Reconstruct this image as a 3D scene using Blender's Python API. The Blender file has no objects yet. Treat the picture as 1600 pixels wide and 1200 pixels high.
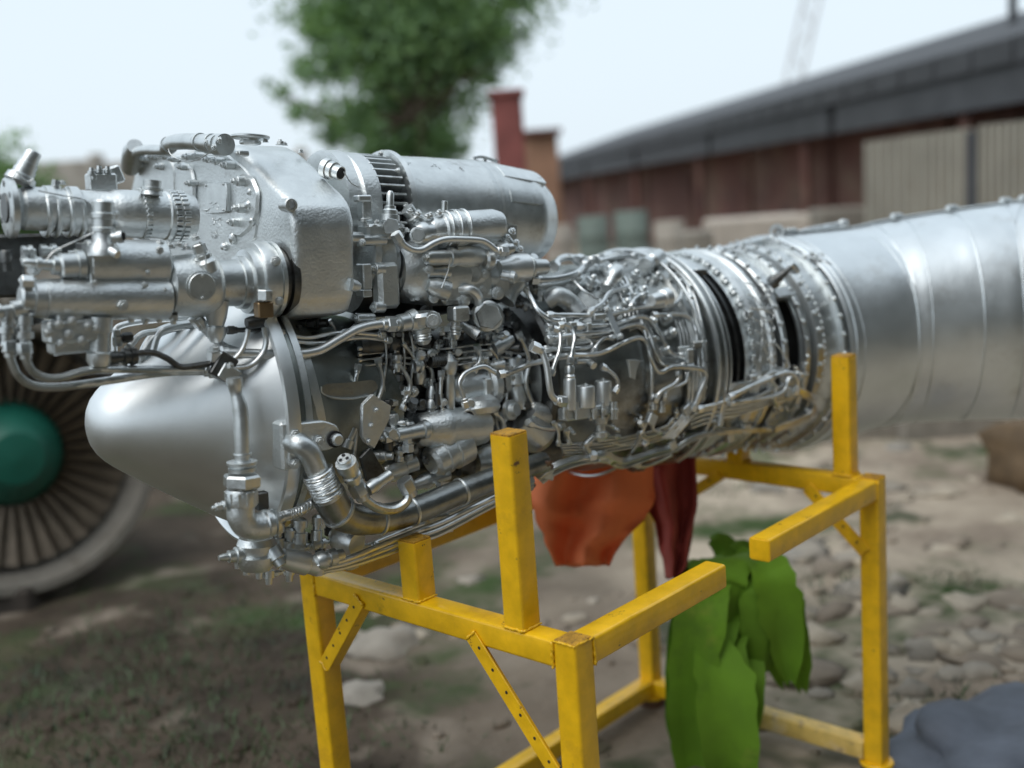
import bpy, math, random
from mathutils import Vector as V, Matrix, noise as mnoise
random.seed(7)
sc = bpy.context.scene
COL = sc.collection
PI = math.pi
rad = math.radians

# ------------------------------------------------------------------ camera
FPX = 1738.0                                   # focal length in pixels of a 1600 px wide frame
SS = 0.962                                      # survey unit of the stand in metres
CAM = V((-1.604, -1.357, 0.906))*SS
def cam_axes(yaw, pitch, roll):
    cy, sy = math.cos(yaw), math.sin(yaw)
    f = V((sy*math.cos(pitch), cy*math.cos(pitch), -math.sin(pitch)))
    r = V((cy, -sy, 0)); u = r.cross(f)
    r2 = r*math.cos(roll) + u*math.sin(roll)
    return r2, r2.cross(f), f
RT, UPV, FW = cam_axes(rad(47.365), rad(9.823), rad(-4.088))
cd = bpy.data.cameras.new('camera'); cam = bpy.data.objects.new('camera', cd); COL.objects.link(cam)
cam.matrix_world = Matrix(((RT.x, UPV.x, -FW.x, CAM.x), (RT.y, UPV.y, -FW.y, CAM.y), (RT.z, UPV.z, -FW.z, CAM.z), (0, 0, 0, 1)))
cd.sensor_width = 36; cd.lens = 36*FPX/1600; cd.clip_end = 2000; cd.clip_start = 0.05
cd.dof.use_dof = True; cd.dof.focus_distance = 2.4; cd.dof.aperture_fstop = cd.lens/1000/0.033
sc.camera = cam

# ------------------------------------------------------------------ light
sc.view_settings.view_transform = 'Standard'; sc.view_settings.look = 'None'
sc.view_settings.exposure = 0.10; sc.view_settings.gamma = 1
w = bpy.data.worlds.new('World'); sc.world = w; w.use_nodes = True
nt = w.node_tree; nt.nodes.clear()
out = nt.nodes.new('ShaderNodeOutputWorld'); bg = nt.nodes.new('ShaderNodeBackground')
sky = nt.nodes.new('ShaderNodeTexSky'); sky.sky_type = 'NISHITA'; sky.sun_disc = False
SUN_EL, SUN_AZ = rad(60), rad(176)             # direction the light comes from: azimuth from +X toward +Y
sky.sun_elevation = SUN_EL; sky.sun_rotation = PI/2 - SUN_AZ; sky.dust_density = 4; sky.air_density = 1.2
mixn = nt.nodes.new('ShaderNodeMix'); mixn.data_type = 'RGBA'; mixn.inputs[0].default_value = 0.86
mixn.inputs[7].default_value = (8.7, 9.9, 10.8, 1)      # overcast veil over the clear sky
nt.links.new(sky.outputs[0], mixn.inputs[6]); nt.links.new(mixn.outputs[2], bg.inputs[0]); bg.inputs[1].default_value = 0.097
nt.links.new(bg.outputs[0], out.inputs[0])
sl = bpy.data.lights.new('sun', 'SUN'); sl.energy = 1.3; sl.angle = rad(50); sl.color = (1, .97, .92)
so = bpy.data.objects.new('sun', sl); COL.objects.link(so)
sd = V((math.cos(SUN_EL)*math.cos(SUN_AZ), math.cos(SUN_EL)*math.sin(SUN_AZ), math.sin(SUN_EL)))
so.rotation_euler = sd.to_track_quat('Z', 'Y').to_euler(); so.location = (0, 0, 8)

# ------------------------------------------------------------------ rays of the survey: pixel of the photograph -> point in the place
GZ = -0.945*SS
def ray(px, py): return FW + RT*((px-800)/FPX) - UPV*((py-600)/FPX)
def plane_hit(px, py, o, n):
    d = ray(px, py); return CAM + d*((o-CAM).dot(n)/d.dot(n))
def at_depth(px, py, dep): return CAM + ray(px, py)*dep
def ground(px, py): return plane_hit(px, py, V((0, 0, GZ)), V((0, 0, 1)))
def depth(p): return (p-CAM).dot(FW)
def mpp(p): return depth(p)/FPX
# engine axis
AZ = rad(54)
fh = V((FW.x, FW.y, 0)).normalized(); rh = V((fh.y, -fh.x, 0))
AXH = fh*math.cos(AZ) + rh*math.sin(AZ)          # aft, level
SD = rh*math.cos(AZ) - fh*math.sin(AZ)           # sideways toward the viewer's side
ET = at_depth(1240, 533, 3.6)
ETIP = plane_hit(138, 668, ET, SD)
AX = (ET-ETIP).normalized(); EU = SD.cross(AX) if SD.cross(AX).z > 0 else AX.cross(SD)
def P(px, py, s): return plane_hit(px, py, ET + SD*s, SD)
def loc_u(p): return (p-ET).dot(AX)
def E(u, s, v): return ET + AX*u + SD*s + EU*v
def surf(px, py, R):
    """point of the survey ray on a cylinder of radius R round the engine axis (or nearest to it)"""
    d = ray(px, py); o = CAM-ET
    dp = d - AX*d.dot(AX); op = o - AX*o.dot(AX)
    a = dp.dot(dp); b = 2*dp.dot(op); c = op.dot(op)-R*R
    D = b*b-4*a*c
    t = (-b-math.sqrt(D))/(2*a) if D > 0 else -b/(2*a)
    p = CAM + d*t
    if D <= 0:
        q = p-ET; ax = ET+AX*q.dot(AX); p = ax+(p-ax).normalized()*R
    return p

# ------------------------------------------------------------------ materials
def mat(name, base, metal=0, rough=.5, nscale=30, namp=.12, bump=0, bscale=200, rvar=.1, spots=None, coat=0, bdist=.002, grain=None):
    m = bpy.data.materials.new(name); m.use_nodes = True
    t = m.node_tree; b = t.nodes['Principled BSDF']
    tc = t.nodes.new('ShaderNodeTexCoord')
    n = t.nodes.new('ShaderNodeTexNoise'); n.inputs['Scale'].default_value = nscale; n.inputs['Detail'].default_value = 6; n.inputs['Roughness'].default_value = .6
    t.links.new(tc.outputs['Object'], n.inputs['Vector'])
    r = t.nodes.new('ShaderNodeValToRGB'); r.color_ramp.elements[0].position = .3; r.color_ramp.elements[1].position = .7
    lo = [max(0, c*(1-namp)) for c in base]; hi = [min(1, c*(1+namp)) for c in base]
    r.color_ramp.elements[0].color = (*lo, 1); r.color_ramp.elements[1].color = (*hi, 1)
    t.links.new(n.outputs['Fac'], r.inputs[0]); col = r.outputs[0]
    if spots:
        for (scol, sscale, pos, wd) in spots:
            n2 = t.nodes.new('ShaderNodeTexNoise'); n2.inputs['Scale'].default_value = sscale; n2.inputs['Detail'].default_value = 8
            n2.inputs['Roughness'].default_value = .7
            t.links.new(tc.outputs['Object'], n2.inputs['Vector'])
            r2 = t.nodes.new('ShaderNodeMapRange'); r2.inputs[1].default_value = pos; r2.inputs[2].default_value = pos+wd; r2.clamp = True
            t.links.new(n2.outputs['Fac'], r2.inputs[0])
            mx = t.nodes.new('ShaderNodeMix'); mx.data_type = 'RGBA'; mx.inputs[7].default_value = (*scol, 1)
            t.links.new(r2.outputs[0], mx.inputs[0]); t.links.new(col, mx.inputs[6]); col = mx.outputs[2]
    t.links.new(col, b.inputs['Base Color'])
    b.inputs['Metallic'].default_value = metal
    rr = t.nodes.new('ShaderNodeMapRange'); rr.inputs[3].default_value = max(.03, rough-rvar); rr.inputs[4].default_value = rough+rvar
    t.links.new(n.outputs['Fac'], rr.inputs[0]); t.links.new(rr.outputs[0], b.inputs['Roughness'])
    if coat: b.inputs['Coat Weight'].default_value = coat
    if bump:
        n3 = t.nodes.new('ShaderNodeTexNoise'); n3.inputs['Scale'].default_value = bscale; n3.inputs['Detail'].default_value = 5
        t.links.new(tc.outputs['Object'], n3.inputs['Vector'])
        bp = t.nodes.new('ShaderNodeBump'); bp.inputs['Strength'].default_value = bump; bp.inputs['Distance'].default_value = bdist
        t.links.new(n3.outputs['Fac'], bp.inputs['Height']); t.links.new(bp.outputs[0], b.inputs['Normal'])
    return m
GRIME = ((.16, .15, .13), 9, .57, .2)
SIL = mat('silver_paint', (.70, .73, .735), 1, .40, 22, .13, .4, 160, .09, [GRIME], bdist=.001)
CAST = mat('painted_casting', (.72, .75, .755), 1, .43, 16, .10, .6, 170, .08, [((.2, .19, .17), 7, .62, .2)], bdist=.002)
SMO = mat('smooth_silver_paint', (.84, .865, .87), 1, .42, 7, .05, .25, 30, .06, [((.55, .55, .53), 5, .62, .2)], bdist=.0012)
SHEET = mat('silver_sheet', (.76, .80, .82), 1, .43, 5, .09, .35, 14, .07, [((.42, .41, .38), 4, .58, .3)], bdist=.003)
PIPE = mat('silver_pipe', (.72, .745, .75), 1, .34, 30, .08, .15, 300, .06, [GRIME], bdist=.0006)
DARKM = mat('grimy_shaded_metal', (.15, .155, .155), 1, .42, 25, .25, .5, 120, .1, [((.07, .06, .05), 12, .5, .2)], bdist=.001)  # grime on dark parts; also paints shade into fillers, hollows and rear casings
MID = mat('dull_casing_paint', (.36, .375, .37), 1, .36, 14, .2, .5, 90, .1, [((.12, .11, .095), 6, .52, .2)], bdist=.0015)
CASEM = mat('shade_toned_casing', (.30, .325, .315), 1, .36, 8, .15, .3, 60, .08, [((.12, .12, .11), 5, .55, .2)], bdist=.001)  # silver casing darkened: the shade on the inlet case is in the colour
CAPM = mat('rusty_cap_paint', (.46, .24, .02), 0, .6, 40, .4, .9, 150, .1, [((.10, .05, .02), 120, .55, .06)], bdist=.003)
BLACK = mat('dark_opening', (.012, .012, .013), 0, .7, 20, .2)  # flat black paints in the shade inside holes, bores, slots and gaps
YEL = mat('yellow_paint', (.82, .47, .006), 0, .36, 14, .18, .4, 90, .09,
          [((.50, .26, .015), 5, .56, .2), ((.13, .06, .025), 26, .635, .04), ((.20, .12, .03), 3.2, .62, .12)], coat=.25, bdist=.0012)
YELT = mat('worn_yellow_paint', (.72, .50, .14), 0, .5, 18, .2, .5, 80, .1, [((.3, .2, .12), 25, .56, .1), ((.62, .5, .36), 9, .5, .2)], bdist=.0015)
RUST = mat('rusty_foot', (.12, .055, .03), 0, .8, 30, .4, .8, 60)

# ------------------------------------------------------------------ mesh collector
class MB:
    def __init__(s): s.v = []; s.f = []
    def add(s, vs, fs):
        b = len(s.v); s.v += [V(x) for x in vs]; s.f += [tuple(i+b for i in f) for f in fs]; return s
    def lathe(s, p1, p2, prof, seg=24, cap=True, phase=0., skip=None, up=None):
        """prof: (fraction or metres along p1->p2 given as fraction, radius)"""
        ax = (p2-p1); L = ax.length; a = ax/L
        ref = up or (V((0, 0, 1)) if abs(a.z) < .9 else V((1, 0, 0)))
        e1 = (ref - a*ref.dot(a)).normalized(); e2 = a.cross(e1)
        vs = []; fs = []
        for (t, r) in prof:
            c = p1+a*(t*L)
            for k in range(seg):
                th = 2*PI*k/seg+phase; vs.append(c+(e1*math.cos(th)+e2*math.sin(th))*max(r, 1e-5))
        n = len(prof)
        for i in range(n-1):
            for k in range(seg):
                if skip and skip(i, k): continue
                k2 = (k+1) % seg; fs.append((i*seg+k, i*seg+k2, (i+1)*seg+k2, (i+1)*seg+k))
        if cap:
            fs.append(tuple(range(seg))[::-1]); fs.append(tuple((n-1)*seg+k for k in range(seg)))
        return s.add(vs, fs)
    def cyl(s, p1, p2, r, seg=20, ch=.12):
        L = (p2-p1).length; c = min(r*ch, L*.3); f = c/L
        return s.lathe(p1, p2, [(0, r-c), (f, r), (1-f, r), (1, r-c)], seg)
    def hexa(s, p1, p2, r, phase=.3):
        L = (p2-p1).length; c = min(r*.12, L*.3)/L
        return s.lathe(p1, p2, [(0, r*.9), (c, r), (1-c, r), (1, r*.88)], 6, phase=phase)
    def box(s, c, ex, ey, ez, bev=0.0):
        """c centre, ex ey ez half vectors; bevelled box"""
        if bev <= 0:
            vs = [c+ex*i+ey*j+ez*k for i in (-1, 1) for j in (-1, 1) for k in (-1, 1)]
            return s.add(vs, [(0, 1, 3, 2), (4, 6, 7, 5), (0, 4, 5, 1), (2, 3, 7, 6), (0, 2, 6, 4), (1, 5, 7, 3)])
        lx, ly, lz = ex.length, ey.length, ez.length; x, y, z = ex/lx, ey/ly, ez/lz
        b = min(bev, lx*.45, ly*.45, lz*.45); idx = {}; vs = []
        for i in (-1, 1):
            for j in (-1, 1):
                for k in (-1, 1):
                    for a in range(3):
                        d = [lx, ly, lz]
                        q = [d[m] - (b if m != a else 0) for m in range(3)]
                        vs.append(c+x*i*q[0]+y*j*q[1]+z*k*q[2]); idx[(i, j, k, a)] = len(vs)-1
        fs = []; R = (-1, 1)
        sq = [(-1, -1), (-1, 1), (1, 1), (1, -1)]
        for a in range(3):
            for sg in R:
                f = []
                for (m, n) in sq:
                    key = [0, 0, 0]; o = [q for q in range(3) if q != a]; key[a] = sg; key[o[0]] = m; key[o[1]] = n
                    f.append(idx[(*key, a)])
                fs.append(tuple(f))
        for a in range(3):          # edges running along axis a
            o = [q for q in range(3) if q != a]
            for m in R:
                for n in R:
                    k1 = [0, 0, 0]; k2 = [0, 0, 0]; k1[a] = -1; k2[a] = 1
                    for kk in (k1, k2): kk[o[0]] = m; kk[o[1]] = n
                    fs.append((idx[(*k1, o[0])], idx[(*k2, o[0])], idx[(*k2, o[1])], idx[(*k1, o[1])]))
        for i in R:
            for j in R:
                for k in R: fs.append((idx[(i, j, k, 0)], idx[(i, j, k, 1)], idx[(i, j, k, 2)]))
        return s.add(vs, fs)
    def prism(s, pts, n, bev=.0):
        """closed outline pts extruded by vector n, with a bevelled rim on both faces"""
        m = len(pts); c = sum(pts, V())/m
        nn = n.normalized()
        if bev > 0:
            ins = [p+(c-p).normalized()*bev for p in pts]
            rows = [ins, [p+nn*bev for p in pts], [p+n-nn*bev for p in pts], [p+n for p in ins]]
        else: rows = [pts, [p+n for p in pts]]
        vs = [p for r in rows for p in r]; fs = []
        for i in range(len(rows)-1):
            for k in range(m): fs.append((i*m+k, i*m+(k+1) % m, (i+1)*m+(k+1) % m, (i+1)*m+k))
        fs.append(tuple(range(m))[::-1]); fs.append(tuple((len(rows)-1)*m+k for k in range(m)))
        return s.add(vs, fs)
    def sweep(s, pts, r, seg=8, cap=True):
        """pts dense path; r number or list"""
        n = len(pts); vs = []; fs = []
        t0 = (pts[1]-pts[0]).normalized(); ref = V((0, 0, 1)) if abs(t0.z) < .8 else V((1, 0, 0))
        e1 = (ref-t0*ref.dot(t0)).normalized()
        for i, p in enumerate(pts):
            t = (pts[min(i+1, n-1)]-pts[max(i-1, 0)]).normalized()
            e1 = (e1-t*e1.dot(t)).normalized(); e2 = t.cross(e1)
            rr = r[i] if isinstance(r, (list, tuple)) else r
            for k in range(seg):
                th = 2*PI*k/seg; vs.append(p+(e1*math.cos(th)+e2*math.sin(th))*rr)
        for i in range(n-1):
            for k in range(seg):
                k2 = (k+1) % seg; fs.append((i*seg+k, i*seg+k2, (i+1)*seg+k2, (i+1)*seg+k))
        if cap: fs.append(tuple(range(seg))[::-1]); fs.append(tuple((n-1)*seg+k for k in range(seg)))
        return s.add(vs, fs)
    def blob(s, c, rx, seg=8, jit=.25, flat=1., seed=0):
        """uneven lump (stone, clod, foliage clump)"""
        rnd = random.Random(seed); o = V((rnd.random()*50, rnd.random()*50, rnd.random()*50)); vs = []; fs = []
        rings = seg//2+1
        for i in range(rings):
            ph = PI*i/(rings-1)
            for k in range(seg):
                d = V((math.sin(ph)*math.cos(2*PI*k/seg), math.sin(ph)*math.sin(2*PI*k/seg), math.cos(ph)))
                q = 1+jit*mnoise.noise(d*1.6+o)*1.6
                vs.append(c+V((d.x*rx[0]*q, d.y*rx[1]*q, d.z*rx[2]*q*flat)))
        for i in range(rings-1):
            for k in range(seg):
                k2 = (k+1) % seg; fs.append((i*seg+k, (i+1)*seg+k, (i+1)*seg+k2, i*seg+k2))
        return s.add(vs, fs)
    def build(s, name, m, parent=None, sharp=35, **props):
        me = bpy.data.meshes.new(name); root = parent
        off = V((0, 0, 0))
        while root is not None:
            off += V(root.location); root = root.parent
        if parent is None:
            c = V((sum(v.x for v in s.v)/len(s.v), sum(v.y for v in s.v)/len(s.v), min(v.z for v in s.v))); off = c
        me.from_pydata([tuple(v-off) for v in s.v], [], s.f)
        me.validate(clean_customdata=False)
        import bmesh
        if len(s.v) < 40000:
         b = bmesh.new(); b.from_mesh(me); bmesh.ops.remove_doubles(b, verts=b.verts, dist=1e-5); bmesh.ops.recalc_face_normals(b, faces=b.faces); b.to_mesh(me); b.free()
        me.materials.append(m)
        me.polygons.foreach_set('use_smooth', [True]*len(me.polygons))
        if sharp < 180: me.set_sharp_from_angle(angle=rad(sharp))
        o = bpy.data.objects.new(name, me); COL.objects.link(o)
        if parent is None: o.location = off
        else: o.parent = parent
        for k, v in props.items(): o[k] = v
        return o
def thing(name, loc, label, cat, group=None):
    o = bpy.data.objects.new(name, None); COL.objects.link(o); o.location = loc; o.empty_display_size = .1
    o['label'] = label; o['category'] = cat
    if group: o['group'] = group
    return o
def smooth(pts, n=6):
    """Catmull-Rom through the points"""
    if len(pts) < 3: return [pts[0].lerp(pts[-1], i/n) for i in range(n+1)]
    q = [pts[0]*2-pts[1]]+list(pts)+[pts[-1]*2-pts[-2]]; o = []
    for i in range(1, len(q)-2):
        a, b, c, d = q[i-1:i+3]
        for k in range(n):
            t = k/n; t2 = t*t; t3 = t2*t
            o.append(((b*2)+(c-a)*t+(a*2-b*5+c*4-d)*t2+(b*3-a-c*3+d)*t3)*.5)
    o.append(pts[-1]); return o

# ================================================================== SETTING
def gmat():
    m = bpy.data.materials.new('yard_dirt'); m.use_nodes = True; t = m.node_tree; b = t.nodes['Principled BSDF']
    geo = t.nodes.new('ShaderNodeNewGeometry')
    def noise(sc_, det=5, ro=.6):
        n = t.nodes.new('ShaderNodeTexNoise'); n.inputs['Scale'].default_value = sc_; n.inputs['Detail'].default_value = det; n.inputs['Roughness'].default_value = ro
        t.links.new(geo.outputs['Position'], n.inputs['Vector']); return n.outputs['Fac']
    def mapr(x, a, c, lo=0, hi=1):
        r = t.nodes.new('ShaderNodeMapRange'); r.inputs[1].default_value = a; r.inputs[2].default_value = c; r.inputs[3].default_value = lo; r.inputs[4].default_value = hi
        t.links.new(x, r.inputs[0]); return r.outputs[0]
    def mix(f, a, c):
        x = t.nodes.new('ShaderNodeMix'); x.data_type = 'RGBA'
        for k, q in ((0, f), (6, a), (7, c)):
            if isinstance(q, tuple): x.inputs[k].default_value = (*q, 1)
            else: t.links.new(q, x.inputs[k])
        return x.outputs[2]
    # sandy earth on one side of the yard, dark oily soil on the other (line through the yard)
    sep = t.nodes.new('ShaderNodeVectorMath'); sep.operation = 'DOT_PRODUCT'; sep.inputs[1].default_value = (rh.x, rh.y, 0)
    t.links.new(geo.outputs['Position'], sep.inputs[0])
    ad = t.nodes.new('ShaderNodeMath'); ad.operation = 'MULTIPLY_ADD'; ad.inputs[1].default_value = 1.6; t.links.new(noise(.9), ad.inputs[0]); t.links.new(sep.outputs['Value'], ad.inputs[2])
    side = mapr(ad.outputs[0], .1, 1.5)
    dark = mix(mapr(noise(1.7), .35, .65), (.034, .026, .019), (.105, .080, .058))
    sand = mix(mapr(noise(1.3), .35, .68), (.25, .20, .155), (.56, .475, .37))
    c = mix(side, dark, sand)
    c = mix(mapr(noise(2.2, 3), .57, .70), c, (.09, .078, .065))
    c = mix(mapr(noise(1.1, 4, .7), .50, .66), c, (.045, .075, .022))
    c = mix(mapr(noise(2.6, 2), .58, .74), c, (.26, .215, .17))
    t.links.new(c, b.inputs['Base Color']); b.inputs['Roughness'].default_value = .93; b.inputs['Specular IOR Level'].default_value = .2
    bp = t.nodes.new('ShaderNodeBump'); bp.inputs['Distance'].default_value = .03; bp.inputs['Strength'].default_value = .8
    t.links.new(noise(12, 8, .7), bp.inputs['Height']); t.links.new(bp.outputs[0], b.inputs['Normal'])
    return m
ticks = sorted(set([0]+[s_*x for s_ in (-1, 1) for x in ([i*.3 for i in range(1, 40)]+[12+i*1.5 for i in range(1, 20)]+[50, 70, 100, 150, 250, 500, 900])]))
g = MB(); n = len(ticks)
g.v = [V((a+4, b+4, GZ+(mnoise.noise(V((a*.35, b*.35, 3)))*.07+mnoise.noise(V((a*1.3, b*1.3, 8)))*.03)*(min(1, max(0, (math.hypot(a+3, b+3)-2)/3))))) for a in ticks for b in ticks]
g.f = [(i*n+j, (i+1)*n+j, (i+1)*n+j+1, i*n+j+1) for i in range(n-1) for j in range(n-1)]
GROUND = gmat()
g.build('ground', GROUND, None, sharp=180, kind='structure')

LEAF = mat('leaves', (.21, .34, .16), 0, .6, 1.1, .35, 0, spots=[((.10, .16, .14), 1.5, .50, .14), ((.40, .58, .22), 2.0, .56, .1)])  # leaf tones lightened to stand in for haze over the distant tree
def translucent(m, col, f):
    t = m.node_tree; b_ = t.nodes['Principled BSDF']; tr_ = t.nodes.new('ShaderNodeBsdfTranslucent'); tr_.inputs[0].default_value = (*col, 1)
    mx = t.nodes.new('ShaderNodeMixShader'); mx.inputs[0].default_value = f; t.links.new(b_.outputs[0], mx.inputs[1]); t.links.new(tr_.outputs[0], mx.inputs[2])
    t.links.new(mx.outputs[0], t.nodes['Material Output'].inputs[0])
translucent(LEAF, (.30, .48, .14), .4)
LEAF2 = mat('dull_leaves', (.05, .09, .03), 0, .6, 1.3, .5, 0, spots=[((.02, .04, .02), 3, .5, .1)])
BARK = mat('bark', (.12, .09, .065), 0, .9, 12, .3, .6, 30)
def leaves(mb, clumps, n, size, seed):
    rnd = random.Random(seed); tot = sum(r[0]*r[1]*r[2] for _, r in clumps)**1.0
    for (c, r) in clumps:
        k = int(n*(r[0]*r[1]*r[2])/tot)+20
        subs = [c+V((rnd.gauss(0, .42)*r[0], rnd.gauss(0, .42)*r[1], rnd.gauss(0, .42)*r[2])) for _ in range(max(6, k//160))]
        for _ in range(k):
            q = rnd.choice(subs)+V((rnd.gauss(0, 1), rnd.gauss(0, 1), rnd.gauss(0, .8)))*min(r)*.26
            a = V((rnd.gauss(0, 1), rnd.gauss(0, 1), rnd.gauss(0, .6))).normalized(); b_ = a.cross(V((rnd.gauss(0, 1), rnd.gauss(0, 1), rnd.gauss(0, 1)))).normalized()
            s_ = size*rnd.uniform(.6, 1.4)
            mb.v += [q-a*s_, q+b_*s_*.5, q+a*s_, q-b_*s_*.5]; mb.f.append((len(mb.v)-4, len(mb.v)-3, len(mb.v)-2, len(mb.v)-1))
def limb(mb, a, b, r0, r1, seed):
    rnd = random.Random(seed); L = (b-a).length
    pts = [a.lerp(b, i/5)+V((rnd.uniform(-1, 1), rnd.uniform(-1, 1), rnd.uniform(-1, 1)))*L*.04*(0 < i < 5) for i in range(6)]
    p = smooth(pts, 4); mb.sweep(p, [r0+(r1-r0)*i/(len(p)-1) for i in range(len(p))], 8)
def tree(clpx, dep, label, n, size, seed, leaf=LEAF, trunk_px=None, tr=.10, group=None):
    cl = []
    for i, (x, y, r) in enumerate(clpx):
        rr = r*dep/FPX; cl.append((at_depth(x, y, dep+((i*37) % 7-3)*.12*dep/10), (rr, rr, rr*.95)))
    base = at_depth(trunk_px or clpx[0][0], 400, dep); base.z = GZ-.05
    t = thing('tree', base, label, 'tree', group)
    tr_ = MB(); top = cl[0][0]; limb(tr_, base, base.lerp(top, .75), tr, tr*.55, seed)
    for (c, r) in cl: limb(tr_, base.lerp(top, .6+.1*random.random()), c, tr*.4, .02, seed+3)
    tr_.build('trunk', BARK, t, sharp=180)
    cr = MB(); leaves(cr, cl, n, size, seed); cr.build('crown', leaf, t, sharp=180)
    return t
tree([(650, -30, 150), (560, 45, 85), (725, 60, 85), (645, 130, 120), (585, 225, 70), (672, 225, 70), (790, 25, 60), (770, 95, 40), (500, 25, 55), (505, 90, 48), (440, 145, 28), (478, 172, 30), (512, 190, 42), (620, -170, 190), (720, -230, 160), (520, -210, 130)],
     15, 'tall leafy green tree rising behind the alternator in the middle of the picture', 90000, .052, 5)
tree([(-30, 290, 75), (40, 330, 60), (-90, 330, 80)], 11, 'green bush at the left edge behind the upper pump flange', 14000, .035, 9, LEAF, tr=.05)

def wallpx(px, py, base=None): return plane_hit(px, py, SH0, SHN)
# the long shed on the right runs away from the viewer
SH0 = at_depth(1760, 330, 11); SH1 = at_depth(850, 330, 40)
dsh = V((SH1.x-SH0.x, SH1.y-SH0.y, 0)).normalized(); SHN = V((dsh.y, -dsh.x, 0))
if SHN.dot(FW) < 0: SHN = -SHN
ROOF = mat('dark_roof_sheet', (.070, .074, .082), 0, .75, 2, .25, .5, 6)
REDW = mat('red_oxide_wall', (.16, .075, .062), 0, .85, .6, .35, .4, 20, spots=[((.24, .16, .12), .8, .5, .2), ((.09, .05, .05), 1.1, .55, .15)])
BEIGE = mat('beige_sheet', (.34, .32, .27), 0, .7, 2, .12, .4, 10, spots=[((.30, .27, .22), 3, .55, .15)])
GREYG = mat('grey_green_paint', (.22, .27, .24), 0, .7, 3, .2)
PALE = mat('pale_sacking', (.50, .44, .38), 0, .85, 3, .2, spots=[((.45, .25, .2), 4, .58, .1)])
CONC = mat('concrete', (.27, .24, .20), 0, .9, 6, .2, .7, 40)
STONE = mat('weathered_stone', (.26, .235, .20), 0, .9, 8, .3, .7, 40)
def zcol(px, ptop, pbot):
    a, b = wallpx(px, ptop), wallpx(px, pbot); return a, V((a.x, a.y, b.z))
shed = thing('shed', V((*((SH0+SH1)/2).xy, GZ)), 'long low shed with dark overhanging roof and red walls running away on the right', 'shed')
def band(name, pa, pb, m, off, thick, par=shed, n=1):
    """pa, pb: (px, ytop, ybottom) at the near and the far end; off = metres toward the viewer"""
    A, B = zcol(*pa), zcol(*pb); o = -SHN*off
    for i in range(n):
        f0, f1 = i/n+.004*(n > 1), (i+1)/n-.004*(n > 1)
        a0, a1, b0, b1 = A[0].lerp(B[0], f0), A[1].lerp(B[1], f0), A[0].lerp(B[0], f1), A[1].lerp(B[1], f1)
        MB().prism([a0+o, a1+o, b1+o, b0+o], SHN*thick, 0).build(name, m, par)
A, B = zcol(1790, 30, 130), zcol(850, 263, 285)
band('wall_panel', (1790, 100, 480), (845, 275, 360), REDW, 0, .2, n=9)
rf = MB(); up = V((0, 0, 1))
for i in range(40):        # corrugated roof sheets
    f0, f1 = i/40, (i+1)/40; a0, b0 = A[0].lerp(B[0], f0), A[0].lerp(B[0], f1)-(B[0]-A[0])*.002
    rf.prism([a0-SHN*.9-up*.25, b0-SHN*.9-up*.25, b0-SHN*.9, a0-SHN*.9], SHN*4+up*1.1)
rf.build('roof', ROOF, shed)
band('fascia', (1790, 45, 140), (850, 264, 288), ROOF, .85, .12, n=6)
for fx, yy in ((1600, 0), (1330, 0), (1150, 0), (1040, 0), (960, 0), (900, 0)):
    p = wallpx(fx, 300)-SHN*.7; MB().box(V((p.x, p.y, GZ+1.2)), V((.06, 0, 0)), V((0, .06, 0)), V((0, 0, 1.35)), .01).build('post', REDW, shed)
fence = thing('sheet_fence', wallpx(1500, 330), 'beige corrugated sheet fence with a dark post under the shed roof', 'fence')
for (x0, x1, yt0, yt1, yb) in ((1350, 1432, 222, 210, 345), (1434, 1512, 210, 200, 345), (1528, 1600, 196, 188, 345), (1602, 1690, 188, 176, 345)):
    mb = MB(); k = 12
    for i in range(k):
        xa = x0+(x1-x0)*i/k; xb = x0+(x1-x0)*(i+1)/k; o = -SHN*(1.3+.03*(i % 2))
        a, b = plane_hit(xa, yt0+(yt1-yt0)*i/k, SH0-SHN*1.3, SHN), plane_hit(xb, yt0+(yt1-yt0)*(i+1)/k, SH0-SHN*1.3, SHN)
        a += SHN*.03*(i % 2); b += SHN*.03*(i % 2)
        mb.prism([a, V((a.x, a.y, GZ)), V((b.x, b.y, GZ)), b], SHN*.02)
    mb.build('sheet', BEIGE, fence)
p = plane_hit(1520, 205, SH0-SHN*1.3, SHN); MB().box(V((p.x, p.y, (p.z+GZ)/2)), V((.05, 0, 0)), V((0, .05, 0)), V((0, 0, (p.z-GZ)/2)), .005).build('post', ROOF, fence)

def boxpx(name, x0, x1, y0, y1, dep, m, label, cat, thick=.5, bev=.03, group=None, yaw=0, par=None):
    c0 = at_depth((x0+x1)/2, y0, dep); c1 = at_depth((x0+x1)/2, y1, dep); wd = (x1-x0)*dep/FPX/2
    ex = (rh*math.cos(yaw)+fh*math.sin(yaw)); ey = fh*math.cos(yaw)-rh*math.sin(yaw)
    c = V((c0.x, c0.y, (c0.z+max(c1.z, GZ-.1))/2))
    mb = MB().box(c, ex*wd, ey*thick/2, V((0, 0, 1))*abs(c0.z-max(c1.z, GZ-.1))/2, bev)
    return mb, c
def bt(name, *a, **k):
    m, label, cat = a[5], a[6], a[7]; g_ = k.pop('group', None)
    mb, c = boxpx(name, *a, **k); o = mb.build(name, m, None); o['label'] = label; o['category'] = cat
    if g_: o['group'] = g_
    return o
CHR = mat('red_chimney_paint', (.26, .085, .075), 0, .85, 3, .25, .4, 20)
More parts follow.
